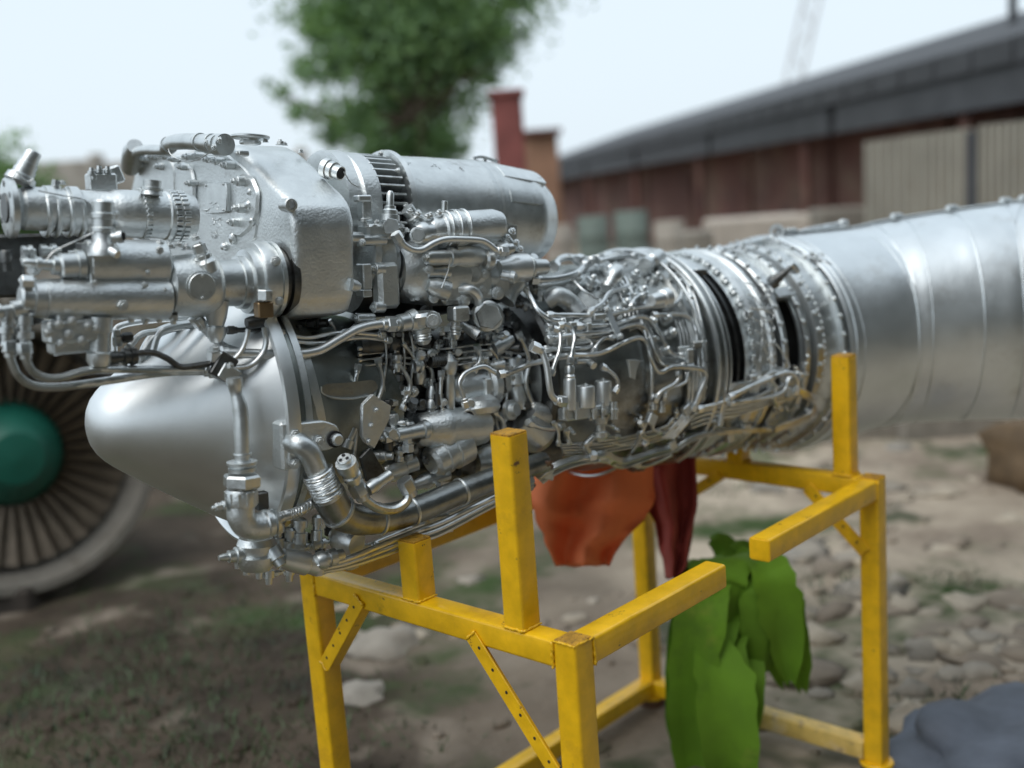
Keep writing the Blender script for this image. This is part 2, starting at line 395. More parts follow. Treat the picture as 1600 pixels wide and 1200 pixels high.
# brick chimney and the orange wall beside it
mb, c = boxpx('c', 766, 814, 148, 420, 12.5, CHR, '', '', .5)
ch = thing('chimney', V((c.x, c.y, GZ)), 'dark red square chimney standing just right of the tree', 'chimney'); mb.build('shaft', CHR, ch)
mb, c = boxpx('c', 762, 818, 143, 154, 12.5, CHR, '', '', .6); mb.build('cap', CHR, ch)
ORW = mat('orange_plaster', (.36, .20, .13), 0, .85, 2, .2)
hut = thing('brick_hut', at_depth(845, 330, 24), 'small orange plastered hut between the red chimney and the long shed', 'hut')
mb, c = boxpx('c', 818, 868, 214, 420, 24, ORW, '', '', 1.5); mb.build('wall', ORW, hut); mb, c = boxpx('c', 812, 874, 205, 214, 24, ORW, '', '', 1.9); mb.build('roof', REDW, hut)
# boundary wall on the left
LWALL = mat('pale_boundary_wall', (.42, .38, .33), 0, .9, 1.5, .2, .3, 10, spots=[((.16, .13, .1), 1.2, .5, .2)])
lw = thing('boundary_wall', at_depth(200, 330, 22), 'pale plastered boundary wall behind the pumps at the left', 'wall')
for i in range(5): mb, c = boxpx('c', -330+i*160, -172+i*160, 262-i*4, 480, 22+i*.6, LWALL, '', '', .25); mb.build('wall_panel', LWALL, lw)
for i in range(6): mb, c = boxpx('c', -338+i*160, -322+i*160, 252-i*4, 480, 21.9+i*.6, LWALL, '', '', .4); mb.build('pillar', LWALL, lw)

# things standing in front of the shed
def drum(px, ytop, ybot, rpx, dep, m, label, group=None):
    a = at_depth(px, ytop, dep); r = rpx*dep/FPX; z0 = max(GZ-.03, at_depth(px, ybot, dep).z); b = V((a.x, a.y, z0)); H = a.z-z0
    o = MB().lathe(b, a, [(0, r*.97), (.02, r), (.31, r), (.33, r*1.035), (.35, r), (.64, r), (.66, r*1.035), (.68, r), (.98, r), (1, r*.97), (.985, r*.93)], 28).build('oil_drum', m, None)
    o['label'] = label; o['category'] = 'drum'
    if group: o['group'] = group
GRP = 'drums and scrap standing before the shed'
drum(925, 338, 430, 24, 14, GREYG, 'grey green drum left of the engine rear, nearest to the alternator', GRP)
drum(985, 330, 430, 26, 14.5, GREYG, 'grey green drum standing behind the pipes of the combustor', GRP)
drum(1045, 345, 430, 24, 13.5, LWALL, 'pale weathered drum right of the two grey green drums', GRP)
drum(872, 352, 430, 22, 15, PALE, 'beige drum closest to the dome end of the alternator', GRP)
o = bt('crate', 1105, 1255, 338, 420, 13, PALE, 'long pale pinkish crate behind the slotted casings', 'crate', thick=.7)
o = bt('crate', 1270, 1350, 325, 420, 15, STONE, 'grey brown crate standing left of the beige sheet fence', 'crate', thick=.7)
o = bt('crate', 1060, 1110, 360, 430, 11.5, STONE, 'small grey brown crate left of the long pale crate', 'crate', thick=.4)

# crane boom and pole, faint and far
MAST = mat('pale_mast_paint', (.55, .56, .58), 0, .6, 2, .1)
cr = thing('crane', V((*at_depth(1220, 300, 70).xy, GZ)), 'thin pale crane boom leaning against the sky above the shed', 'crane')
p0, p1 = at_depth(1200, 300, 70), at_depth(1300, -140, 70)
for s_ in (-1, 1): MB().sweep([p0+rh*.5*s_, p1+rh*.5*s_], .12, 6).build('chord', MAST, cr)
for i in range(12): MB().sweep([p0.lerp(p1, i/12)+rh*.5*(1 if i % 2 else -1), p0.lerp(p1, (i+1)/12)-rh*.5*(1 if i % 2 else -1)], .07, 6).build('lattice_bar', MAST, cr)
pl = thing('pole', V((*at_depth(1583, 300, 14).xy, GZ)), 'dark pole rising above the shed roof at the right edge', 'pole')
a_ = at_depth(1583, -60, 14); MB().lathe(V((a_.x, a_.y, GZ)), a_, [(0, .1), (1, .05)], 10).build('shaft', ROOF, pl); MB().sweep([a_-rh*.5-up*.2, a_+rh*.5-up*.2], .03, 8).build('cross_arm', ROOF, pl)

# scrap fan engine at the left
fc = at_depth(18, 712, 5.3); fr = 222*5.3/FPX; fax = (CAM-fc); fax = V((fax.x, fax.y, fax.z*.3)).normalized(); fax = (fax+rh*.18).normalized()
fe = thing('scrap_fan_engine', V((fc.x, fc.y, GZ)), 'old fan engine lying in the yard with a green hub and brown blades', 'engine')
FANC = mat('weathered_fan_casing', (.24, .22, .19), .1, .6, 5, .25, .4, 40, spots=[((.10, .08, .06), 5, .5, .2)])
BLD = mat('brown_fan_blade', (.24, .195, .15), .1, .55, 8, .3)
DKF = mat('dark_duct', (.05, .040, .032), 0, .85, 5, .3)
GRH = mat('green_hub_paint', (.008, .11, .075), 0, .45, 6, .15)
MB().lathe(fc+fax*.12, fc-fax*1.3, [(0, fr*.96), (.0, fr*.90), (.08, fr*.86), (.7, fr*.80), (.7, fr*.84), (.3, fr*.97), (.05, fr*1.0), (0, fr*.96)], 56, cap=False).build('casing', FANC, fe)
MB().lathe(fc-fax*.28, fc-fax*.30, [(0, fr*.84), (1, fr*.84)], 40).build('duct_disc', DKF, fe)
MB().lathe(fc+fax*.16, fc-fax*.2, [(0, .01), (.05, 40*5.3/FPX), (.3, 68*5.3/FPX), (.7, 84*5.3/FPX), (1, 88*5.3/FPX)], 36).build('hub', GRH, fe)
e1 = V((0, 0, 1)); e1 = (e1-fax*e1.dot(fax)).normalized(); e2 = fax.cross(e1)
bmsh = None
for k in range(38):
    th = 2*PI*k/38; d = e1*math.cos(th)+e2*math.sin(th); tn = fax.cross(d)
    mb = MB(); r0, r1 = .25, fr*.80; vs = []
    for i in range(5):
        f = i/4; r = r0+(r1-r0)*f; an = rad(35+25*f); wv = (tn*math.sin(an)+fax*math.cos(an)); w_ = .030+.022*f
        nn = d.cross(wv).normalized()*.004; c = fc-fax*.05+d*r
        vs += [c-wv*w_-nn*.3, c+nn, c+wv*w_+nn*.3, c-nn]
    fs = [(4*i+j, 4*i+(j+1) % 4, 4*i+4+(j+1) % 4, 4*i+4+j) for i in range(4) for j in range(4)]+[(16, 17, 18, 19)]
    mb.add(vs, fs).build('fan_blade', BLD, fe, sharp=60)
# cradle under the fan engine
MB().box(V((fc.x, fc.y, GZ+.06))-fax*.5, rh*.35, fh*.6, up*.07, .02).build('cradle', DKF, fe)

# tyre, tarpaulin, clothes and plant behind the stand
RUB = mat('black_rubber', (.02, .02, .02), 0, .7, 20, .2, .3, 60)
def tyre(c, ax, R, r, label):
    t = thing('tyre', V((c.x, c.y, GZ)), label, 'tyre'); ax = ax.normalized()
    MB().lathe(c-ax*r, c+ax*r, [(0, R*.62), (0.03, R*.8), (.12, R*.94), (.3, R), (.7, R), (.88, R*.94), (.97, R*.8), (1, R*.62), (.9, R*.58), (.1, R*.58), (0, R*.62)], 40, cap=False).build('tread', RUB, t)
    MB().lathe(c-ax*r*.3, c+ax*r*.3, [(0, R*.2), (.1, R*.59), (.9, R*.59), (1, R*.2)], 28).build('rim', RUST, t)
def drape(name, path, dep, m, label, cat, fold=.05, seed=1, lean=0., n=22, k=16):
    """cloth hanging in folds; path: list of (px_left, px_right, py) rows from the top"""
    rnd = random.Random(seed); vs = []; fs = []; rows = []
    for i in range(len(path)-1):
        for q in range(5):
            f = q/5; rows.append([path[i][z]+(path[i+1][z]-path[i][z])*f for z in range(3)])
    rows.append(list(path[-1]))
    for i, (xl, xr, y) in enumerate(rows):
        for j in range(k+1):
            f = j/k; x = xl+(xr-xl)*f
            dd = dep+fold*math.sin(f*11+seed+i*.12)+fold*.8*mnoise.noise(V((f*3, i*.25, seed)))+lean*i/len(rows)-.06*math.sin(f*PI)
            vs.append(at_depth(x+mnoise.noise(V((i*.3, f*2, seed+9)))*5, y+mnoise.noise(V((f*4, i*.2, seed)))*6, dd))
    R_ = len(rows)
    for i in range(R_-1):
        for j in range(k): a = i*(k+1)+j; fs.append((a, a+1, a+k+2, a+k+1))
    back = [v+fh*.03 for v in vs]; nb = len(vs)
    mb = MB().add(vs+back, fs+[tuple(x+nb for x in f[::-1]) for f in fs]+
        [(i*(k+1), (i+1)*(k+1), (i+1)*(k+1)+nb, i*(k+1)+nb) for i in range(R_-1)]+[(i*(k+1)+k, (i+1)*(k+1)+k, (i+1)*(k+1)+k+nb, i*(k+1)+k+nb) for i in range(R_-1)]+
        [(j, j+1, j+1+nb, j+nb) for j in range(k)]+[((R_-1)*(k+1)+j, (R_-1)*(k+1)+j+1, (R_-1)*(k+1)+j+1+nb, (R_-1)*(k+1)+j+nb) for j in range(k)])
    o = mb.build(name, m, None, sharp=180); o['label'] = label; o['category'] = cat; return o
ORC = mat('orange_cloth', (1.0, .24, .085), 0, .8, 4, .15, .3, 30, spots=[((.75, .07, .03), 5, .55, .15)])
DRC = mat('dark_red_cloth', (.36, .06, .045), 0, .85, 5, .3, .4, 30)
LEAF3 = mat('bright_leaves', (.15, .31, .015), 0, .8, 3, .25, spots=[((.06, .13, .015), 1.8, .50, .2), ((.34, .36, .06), 1.6, .54, .15)])
drape('orange_cloth', [(840, 1010, 650), (832, 1020, 700), (830, 1024, 775), (838, 1008, 812), (850, 975, 845), (868, 950, 885)], 3.2, ORC, 'bright orange cloth hung over the far side rail under the engine', 'cloth', .05, 2)
drape('red_cloth', [(985, 1076, 650), (985, 1086, 700), (1000, 1090, 770), (1024, 1086, 820), (1034, 1076, 870), (1042, 1066, 905)], 3.38, DRC, 'dark red cloth hung at the back post of the stand', 'cloth', .05, 5)
# green banana-like plant
_pb = at_depth(1140, 1300, 3.55); _pb.z = GZ
bp_ = thing('leafy_plant', _pb, 'blurred bright green broad leaved plant standing in the gap of the near side rail', 'plant')
def bigleaf(pts, wpx, dep, seed):
    wpx *= 1.12
    c = smooth([at_depth(x, y, dep+d_*.9) for (x, y, d_) in pts], 5); n_ = len(c); vs = []; fs = []
    for i, p_ in enumerate(c):
        f = i/(n_-1); w_ = wpx*dep/FPX*math.sin(PI*min(1, .12+f*.86))**.6
        t_ = (c[min(i+1, n_-1)]-c[max(0, i-1)]).normalized(); sdv = (rh-t_*rh.dot(t_)).normalized(); nn = t_.cross(sdv)
        for j in (-2, -1, 0, 1, 2): vs.append(p_+sdv*w_*j/2*(1+(.35*mnoise.noise(V((f*9, j*3, seed*5))) if abs(j) == 2 else 0))+nn*(abs(j)*.014+.012*mnoise.noise(V((f*5, j*.8, seed)))))
    for i in range(n_-1):
        for j in range(4): a = i*5+j; fs.append((a, a+1, a+6, a+5))
    nb = len(vs); vs2 = vs+[v+fh*.003 for v in vs]
    return MB().add(vs2, fs+[tuple(x+nb for x in f[::-1]) for f in fs]).build('leaf', LEAF3, bp_, sharp=180)
for i, (pts, wd) in enumerate([([(1150, 1030, 0), (1140, 930, -.12), (1120, 886, -.15), (1085, 872, -.1), (1062, 894, -.05)], 26), ([(1150, 1000, 0), (1165, 922, -.1), (1180, 879, -.12), (1205, 868, -.1), (1222, 894, -.05)], 26),
      ([(1145, 1010, 0), (1115, 930, -.1), (1090, 930, -.15), (1072, 1000, -.1), (1062, 1110, 0), (1066, 1190, .05)], 30), ([(1160, 960, 0), (1195, 922, -.12), (1222, 950, -.15), (1240, 1010, -.1), (1252, 1075, 0)], 26),
      ([(1150, 1000, .05), (1130, 960, -.1), (1105, 1010, -.18), (1095, 1110, -.1), (1092, 1230, 0)], 32), ([(1155, 1000, .05), (1165, 950, -.1), (1185, 960, -.15), (1205, 1010, -.1), (1225, 1065, 0)], 24),
      ([(1150, 1010, 0), (1140, 980, -.1), (1125, 1040, -.2), (1125, 1150, -.15), (1130, 1260, 0)], 32), ([(1150, 1020, 0), (1158, 1000, -.05), (1160, 1060, -.15), (1155, 1160, -.1), (1158, 1260, 0)], 28),
      ([(1150, 1020, .05), (1150, 930, 0), (1148, 886, -.02), (1135, 858, 0), (1110, 847, 0)], 26), ([(1150, 1020, .08), (1175, 980, 0), (1180, 908, 0), (1165, 872, 0), (1140, 856, 0)], 30), ([(1140, 1040, -.1), (1125, 960, -.2), (1120, 908, -.25), (1140, 872, -.2), (1175, 861, -.1)], 40), ([(1120, 908, -.2), (1095, 960, -.25), (1080, 1060, -.2), (1085, 1180, -.1), (1090, 1290, 0)], 36),
      ([(1185, 879, -.2), (1208, 908, -.25), (1222, 970, -.2), (1232, 1062, -.1)], 30), ([(1110, 1000, -.2), (1130, 1080, -.25), (1140, 1180, -.2), (1140, 1290, 0)], 40), ([(1185, 1060, -.1), (1195, 1000, -.2), (1190, 930, -.25), (1170, 894, -.2)], 30)]):
    bigleaf(pts, wd, 3.5, i)
MB().sweep(smooth([_pb, at_depth(1146, 1230, 3.55), at_depth(1155, 1000, 3.55), at_depth(1150, 890, 3.55)], 6), .016, 8).build('stem', LEAF3, bp_)
# dark blue-grey tarpaulin heap and small yard litter
TARP = mat('blue_grey_tarpaulin', (.085, .10, .13), 0, .7, 6, .3, .5, 20)
g_ = ground(1560, 1190); o = MB().blob(g_+up*.03, (.34, .30, .12), 30, .3, 1, 4).build('tarpaulin', TARP, None, sharp=180); o['label'] = 'dark blue grey tarpaulin heap in the lower right corner'; o['category'] = 'tarpaulin'
g_ = ground(1580, 760); RB = mat('rusty_brown_steel', (.13, .085, .045), .2, .7, 6, .4, .4, 30)
o = MB().blob(g_+up*.14+rh*.15, (.26, .3, .24), 18, .3, 1, 31).build('scrap_lump', RB, None, sharp=180); o['label'] = 'rusty brown scrap lump lying under the end of the exhaust duct'; o['category'] = 'scrap'
rnd = random.Random(11); kinds = [('grey', STONE), ('pale', CONC), ('dark', DKF)]
place = [(600, 1010, .13, 'large pale stone left of the diagonal brace, under the crossbar', CONC), (705, 1040, .09, 'smaller pale stone beside the diagonal brace of the stand', CONC), (560, 1085, .09, 'grey stone low between the left post and the diagonal brace', STONE),
  (1450, 790, .10, 'pale stone right of the far post, below the exhaust duct', CONC), (1405, 705, .10, 'grey stone just below the middle of the exhaust duct', STONE), (1240, 872, .08, 'grey stone under the far rail stub', STONE),
  (1300, 1010, .06, 'small pale stone left of the far post, low between the rails', CONC), (1500, 905, .09, 'pale flat stone right of the far post at half height', CONC), (1540, 985, .07, 'small pale stone above the blue grey tarpaulin', CONC),
  (1200, 765, .09, 'grey stone seen under the far crossbar', STONE), (120, 1100, .07, 'dark stone in the grass at the lower left', DKF), (380, 960, .07, 'dark stone under the drain valve left of the stand', DKF), (300, 1150, .05, 'small grey stone in the grass left of the stand', STONE)]
place = [q for q in place if q[3].split()[0] in ('large', 'grey')][:5]
for i, (x, y, r, lab, m_) in enumerate(place):
    g_ = ground(x, y); o = MB().blob(g_+up*r*.02, (r*rnd.uniform(.9, 1.5), r*rnd.uniform(.8, 1.2), r*rnd.uniform(.3, .45)), 14, .3, 1, i+20).build('stone', m_, None, sharp=60)
    o['label'] = lab; o['category'] = 'stone'; o['group'] = 'stones scattered over the yard'
rb = MB(); rnd = random.Random(13)
for _ in range(160):                       # broken stone and clods, half sunk
    x, y = (rnd.uniform(1180, 1640), rnd.uniform(660, 1190)) if rnd.random() < .7 else (rnd.uniform(-60, 1180), rnd.uniform(880, 1230))
    g_ = ground(x, y); r = rnd.uniform(.01, .04)*(1.6 if x > 1180 and rnd.random() < .3 else 1)
    rb.blob(g_, (r*rnd.uniform(.8, 1.6), r*rnd.uniform(.8, 1.4), r*.6), 6, .3, 1, _)
rb.build('rubble', GROUND, None, sharp=180, kind='stuff')
gt = MB(); rnd = random.Random(3)
for (x, y, sp, n_) in [(320, 990, .35, 900), (150, 1080, .4, 900), (60, 1180, .35, 700), (250, 1180, .4, 800), (440, 1180, .3, 500), (1290, 910, .12, 200), (1490, 910, .08, 100), (1500, 1110, .1, 200), (1060, 770, .2, 200)]:
    c = ground(x, y)
    for _ in range(n_):
        b_ = c+V((rnd.gauss(0, sp), rnd.gauss(0, sp), 0)); b_.z = GZ-.01; h_ = rnd.uniform(.02, .06); d_ = V((rnd.uniform(-1, 1), rnd.uniform(-1, 1), 0))*.05; w_ = V((rnd.uniform(-1, 1), rnd.uniform(-1, 1), 0)).normalized()*.005
        gt.v += [b_-w_, b_+w_, b_+d_+V((0, 0, h_))]; gt.f.append((len(gt.v)-3, len(gt.v)-2, len(gt.v)-1))
gt.build('grass', LEAF2, None, sharp=180, kind='stuff')
rnd = random.Random(41)
for nm, col, n_ in (('pale', (.36, .305, .235), 50), ('brown', (.23, .185, .14), 45), ('grey', (.28, .245, .20), 45)):
    mb = MB()
    for _ in range(n_):
        x, y = (rnd.uniform(1150, 1640), rnd.uniform(655, 1150)) if rnd.random() < .75 else (rnd.uniform(520, 1150), rnd.uniform(860, 1010))
        g_ = ground(x, y); r = rnd.uniform(.03, .10)*(.6 if x < 1150 else 1)
        mb.blob(g_, (r*rnd.uniform(.8, 1.8), r*rnd.uniform(.7, 1.3), r*rnd.uniform(.10, .34)), 8, .6, 1, _+len(nm)*100)
    mb.build('rubble', mat(nm+'_rubble', col, 0, .95, 5, .35, .5, 30), None, sharp=180, kind='stuff')
for (x, y, w_, m_, lab) in [(1365, 705, .38, STONE, 'grey slab standing left under the exhaust duct'), (1440, 700, .3, CONC, 'paler slab standing under the middle of the exhaust duct'), (1530, 700, .34, STONE, 'grey brown slab left of the rusty scrap lump')]:
    g_ = ground(x, y+10); o = MB().box(g_+up*.09+fh*.5, rh*w_, fh*.12, up*.13, .03).build('concrete_slab', m_, None); o['label'] = lab; o['category'] = 'slab'
# workshop: unseen dark walls and roof, added to darken the engine's near side
BLOCKM = mat('blocker_dark', (.055, .062, .058), 0, .9, 2, .3, .3, 10, spots=[((.05, .07, .04), 1.3, .5, .2)])
blk = thing('blocker', V((3, -6.2, GZ)), 'unseen added workshop closing the yard behind the viewer', 'light blocker')
for i in range(7):
    MB().box(V((-9+i*4.4+2.2, -6.2, GZ+4.2)), V((2.17, 0, 0)), V((0, .2, 0)), V((0, 0, 4.2)), .02).build('wall', BLOCKM, blk)
    MB().box(V((-9+i*4.4+2.2, -5.98, GZ+2.2)), V((.7, 0, 0)), V((0, .03, 0)), V((0, 0, .6)), .01).build('blocker_panel', ROOF, blk)
MB().box(V((6.4, -6.6, GZ+8.55)), V((15.6, 0, 0)), V((0, 1.4, 0)), V((0, 0, .12)), .02).build('roof', ROOF, blk)
# ================================================================== STAND (stand frame: x along, y across, top face z = 0)
SL, SW, ST = 1.472*SS, 0.903*SS, 0.06*SS
X, Y, Z = V((1, 0, 0)), V((0, 1, 0)), V((0, 0, 1))
stand = thing('engine_stand', (0, 0, GZ), 'yellow painted welded steel stand of square tube carrying the silver engine', 'stand')
def sqtube(name, a, b, m=YEL, wall=.004, par=stand, w=ST, rr=.007, side=None):
    ax = (b-a); L = ax.length; ax /= L
    s1 = side or (Z if abs(ax.z) < .9 else X); s1 = (s1-ax*s1.dot(ax)).normalized(); s2 = ax.cross(s1)
    def prof(h, r):
        o = []
        for (i, j, a0) in ((1, 1, 0), (-1, 1, 90), (-1, -1, 180), (1, -1, 270)):
            for k in range(4):
                th = rad(a0+k*30); o.append(((h-r)*i+r*math.cos(th), (h-r)*j+r*math.sin(th)))
        return o
    n = max(2, int(L/.06)); mb = MB(); vs = []; fs = []
    po, pi_ = prof(w/2, rr), prof(w/2-wall, rr*.5); m16 = len(po)
    for i in range(n+1):
        c = a+ax*(L*i/n)
        for (p, q) in po:
            nz = mnoise.noise(V((c.x*9+p*20, c.y*9+q*20, c.z*9)))*.0007
            vs.append(c+s1*(p*(1+nz*12))+s2*(q*(1+nz*12)))
    for i in range(n):
        for k in range(m16): fs.append((i*m16+k, i*m16+(k+1) % m16, (i+1)*m16+(k+1) % m16, (i+1)*m16+k))
    b0 = len(vs)
    for c in (a, b, a+ax*min(.12, L/2), b-ax*min(.12, L/2)):
        for (p, q) in pi_: vs.append(c+s1*p+s2*q)
    for (o0, i0, j0) in ((0, b0, b0+2*m16), (n*m16, b0+m16, b0+3*m16)):
        for k in range(m16):
            k2 = (k+1) % m16
            fs.append((o0+k, o0+k2, i0+k2, i0+k)); fs.append((i0+k, i0+k2, j0+k2, j0+k))
        fs.append(tuple(j0+k for k in range(m16)))
    mb.add(vs, fs); return mb.build(name, m, par, sharp=30)
h = ST/2; BOT = GZ+.04
def weld(pts, r=.0042, par=stand, seed=0):
    p = smooth(pts, max(3, int((pts[1]-pts[0]).length/.004)) if len(pts) == 2 else 10); rnd = random.Random(seed+len(p))
    q = [a+V((rnd.uniform(-1, 1), rnd.uniform(-1, 1), rnd.uniform(-1, 1)))*r*.35 for a in p]
    return MB().sweep(q, [r*rnd.uniform(.6, 1.35) for _ in q], 6).build('weld_bead', YEL, par, sharp=180)
def cutx(px, py): return plane_hit(px, py, V((0, 0, 0)), Y).x
e = .001
XA, XB = cutx(1134, 881), cutx(1203, 844)
for (x, y) in ((h, h), (h, SW-h), (SL-h, h), (SL-h, SW-h)):
    post = sqtube('post', V((x, y, 0)), V((x, y, BOT)))
    MB().box(V((x, y, .0012)), X*(h-.0025), Y*(h-.0025), Z*.0022, .001).build('end_cap', CAPM, post)
    MB().cyl(V((x, y, BOT-.012)), V((x, y, BOT)), .05, 20).build('foot_plate', YEL, post)
    MB().cyl(V((x, y, GZ-.01)), V((x, y, BOT-.012)), .045, 20).build('foot_pad', RUST, post)
sqtube('crossbar', V((h, ST+e, -h)), V((h, SW-ST-e, -h)), w=ST-.0012)
sqtube('crossbar', V((SL-h, ST+e, -h)), V((SL-h, SW-ST-e, -h)), w=ST-.0012)
r1 = sqtube('side_rail', V((ST+e, h, -h)), V((XA, h, -h)), w=ST-.001); r1['label'] = 'near side rail, stub cut off halfway along the stand'
r2 = sqtube('side_rail', V((XB, h, -h)), V((SL-ST-e, h, -h)), w=ST-.001); r2['label'] = 'near side rail, stub reaching back from the far corner post'
for x_, r_ in ((XA, r1), (XB, r2)): MB().box(V((x_, h, -h)), X*.0015, Y*(h-.003), Z*(h-.003), .001).build('end_cap', YEL, r_)
sqtube('side_rail', V((ST+e, SW-h, -h)), V((SL-ST-e, SW-h, -h)), w=ST-.001)
LZ = -.842*SS-h
sqtube('lower_rail', V((ST+e, SW-h, LZ)), V((SL-ST-e, SW-h, LZ)), w=ST-.001)
q = plane_hit(1172, 1113, V((SL-ST, 0, 0)), X)
sqtube('lower_rail', V((SL-h, ST+e, LZ)), V((SL-h, max(.2, min(.7, q.y)), LZ)), m=YELT, w=ST-.001)['label'] = 'far lower rail with a worn pale top, cut off short'
q = plane_hit(1043, 1075, V((SL-ST, 0, 0)), X)
sqtube('lower_rail', V((SL-h, SW-ST-e, LZ)), V((SL-h, min(SW-ST-.03, q.y), LZ)), w=ST-.001)['label'] = 'short stub of the far lower rail at the back post'
for (x, y0, hh) in ((h, .137*SS+h, .42*SS), (h, .455*SS+h, .142*SS), (SL-h, .083*SS+h, .361*SS), (SL-h, .451*SS+h, .13*SS)):
    u = sqtube('upright', V((x, y0, .001)), V((x, y0, hh-.003)), w=ST-.002)
    MB().box(V((x, y0, hh-.0015)), X*(h-.003), Y*(h-.003), Z*.003, .001).build('end_cap', CAPM, u)
    for (a, b) in ((V((-h, -h, 0)), V((-h, h, 0))), (V((-h, -h, 0)), V((h, -h, 0)))):
        c = V((x, y0, .002)); weld([c+a*.97, c+b*.97], .003, u, int(x*100))
# corner welds
weld([V((0, ST, -.002)), V((0, ST+.002, -ST))], .0035, seed=3); weld([V((ST, 0, -.002)), V((ST+.002, 0, -ST))], .0035, seed=4)
weld([V((0, .004, .0)), V((.03, .0, .001)), V((ST, .0, 0))], .0025, seed=5); weld([V((0, .0, .0)), V((0, .03, .001)), V((0, ST, 0))], .0025, seed=6)
weld([V((0, SW-ST, -.002)), V((0, SW-ST, -ST))], .0035, seed=7)
weld([V((SL-ST, 0, -.002)), V((SL-ST, 0, -ST))], .0035, seed=8); weld([V((SL-ST, ST, 0)), V((SL, ST, 0))], .003, seed=9)
def brace(p1, p2, xpl, wd, lab=None, out=-1, nh=5):
    """angle iron lying on the face x = xpl between pixel p1 and p2, second leg turned inward"""
    a = plane_hit(*p1, V((xpl, 0, 0)), X); b = plane_hit(*p2, V((xpl, 0, 0)), X)
    d = (b-a).normalized(); sdv = X.cross(d).normalized()
    if sdv.z > 0: sdv = -sdv              # lower side
    th = .004; L = (b-a).length; c = (a+b)/2 + X*out*(th/2+.0005)
    mb = MB(); mb.box(c, d*(L/2), sdv*wd/2, X*(th/2), .0012)
    mb.box(c+sdv*(wd/2-th/2)-X*out*(wd*.45+th/2), d*(L/2-.012), sdv*th/2, X*wd*.45, .0012)
    o = mb.build('brace', YEL, stand)
    if lab: o['label'] = lab
    for i in range(nh):
        t = (i+.6)/(nh+.2); cc = a.lerp(b, t)+X*out*(th+.0012)+sdv*(-wd*.1)
        MB().cyl(cc, cc-X*out*.002, .0038, 10).build('bolt_hole', BLACK, o)
    for (pp, s_) in ((a, 1), (b, -1)): weld([pp-sdv*wd*.5+X*out*.004, pp+sdv*wd*.45+X*out*.004], .0035, o, int(pp.y*50))
    return o
brace((563, 937), (508, 1040), 0, .036); brace((737, 992), (872, 1212), 0, .036, nh=6)
brace((1262, 762), (1352, 862), SL-ST, .04, nh=4); brace((1125, 742), (1020, 808), SL-ST, .034, nh=4)
# ================================================================== ENGINE
eng = thing('turbine_engine', V((*ET.xy, GZ+.98)), 'silver painted turbine engine with nose cone, many pipes and exhaust duct on the yellow stand', 'engine')
ERR = 0
def W(a): return a if isinstance(a, V) else P(*a)
_bolt = {}
def bolt_mesh(m, kind='hex'):
    key = (m.name, kind)
    if key not in _bolt:
        b = MB()
        if kind == 'hex':
            b.lathe(V((0, 0, -.1)), V((0, 0, .14)), [(0, 1.25), (.8, 1.25), (1, 1.15)], 14).hexa(V((0, 0, .13)), V((0, 0, .95)), 1.0).cyl(V((0, 0, .9)), V((0, 0, 1.35)), .5, 8)
        else: b.hexa(V((0, 0, -.1)), V((0, 0, .8)), 1.0).cyl(V((0, 0, .75)), V((0, 0, .9)), .66, 12)
        me = bpy.data.meshes.new('bolt'); me.from_pydata([tuple(v) for v in b.v], [], b.f); me.materials.append(m)
        me.polygons.foreach_set('use_smooth', [True]*len(me.polygons)); me.set_sharp_from_angle(angle=rad(35)); _bolt[key] = me
    return _bolt[key]
def root_off(o):
    q = V((0, 0, 0))
    while o is not None: q += V(o.location); o = o.parent
    return q
def bolt(p, d, rpx, par, m=SIL, kind='hex', name='hex_bolt', hs=1.):
    p = W(p); r = rpx*mpp(p); d = V(d).normalized()
    o = bpy.data.objects.new(name, bolt_mesh(m, kind)); COL.objects.link(o); o.parent = par
    q = d.to_track_quat('Z', 'Y').to_matrix().to_4x4()
    o.matrix_basis = Matrix.Translation(p-root_off(par)) @ q @ Matrix.Rotation(random.uniform(0, 1), 4, 'Z') @ Matrix.Diagonal((r, r, r*hs, 1))
    return o
def L(name, a, b, prof, m=SIL, par=None, seg=28, sharp=35, phase=0., cap=True):
    """turned body between survey points a and b, radii in photograph pixels"""
    a, b = W(a), W(b)
    return MB().lathe(a, b, [(t, r*mpp(a.lerp(b, t))) for t, r in prof], seg, cap, phase).build(name, m, par or eng, sharp=sharp)
def CY(name, a, b, r, m=SIL, par=None, seg=24, ch=.12):
    a, b = W(a), W(b); return MB().cyl(a, b, r*mpp(a), seg, ch).build(name, m, par or eng)
def HX(name, a, b, r, m=SIL, par=None, ph=.3):
    a, b = W(a), W(b); return MB().hexa(a, b, r*mpp(a), ph).build(name, m, par or eng)
def BX(name, c, hx, hy, hz, m=SIL, par=None, bev=2., ax=None, rotdeg=0):
    """box: half sizes in pixels along engine axis, up, and toward viewer"""
    c = W(c); k = mpp(c); a = ax or AX; u = EU; a2 = a*math.cos(rad(rotdeg))+u*math.sin(rad(rotdeg)); u2 = u*math.cos(rad(rotdeg))-a*math.sin(rad(rotdeg))
    return MB().box(c, a2*hx*k, u2*hy*k, SD*hz*k, bev*k).build(name, m, par or eng)
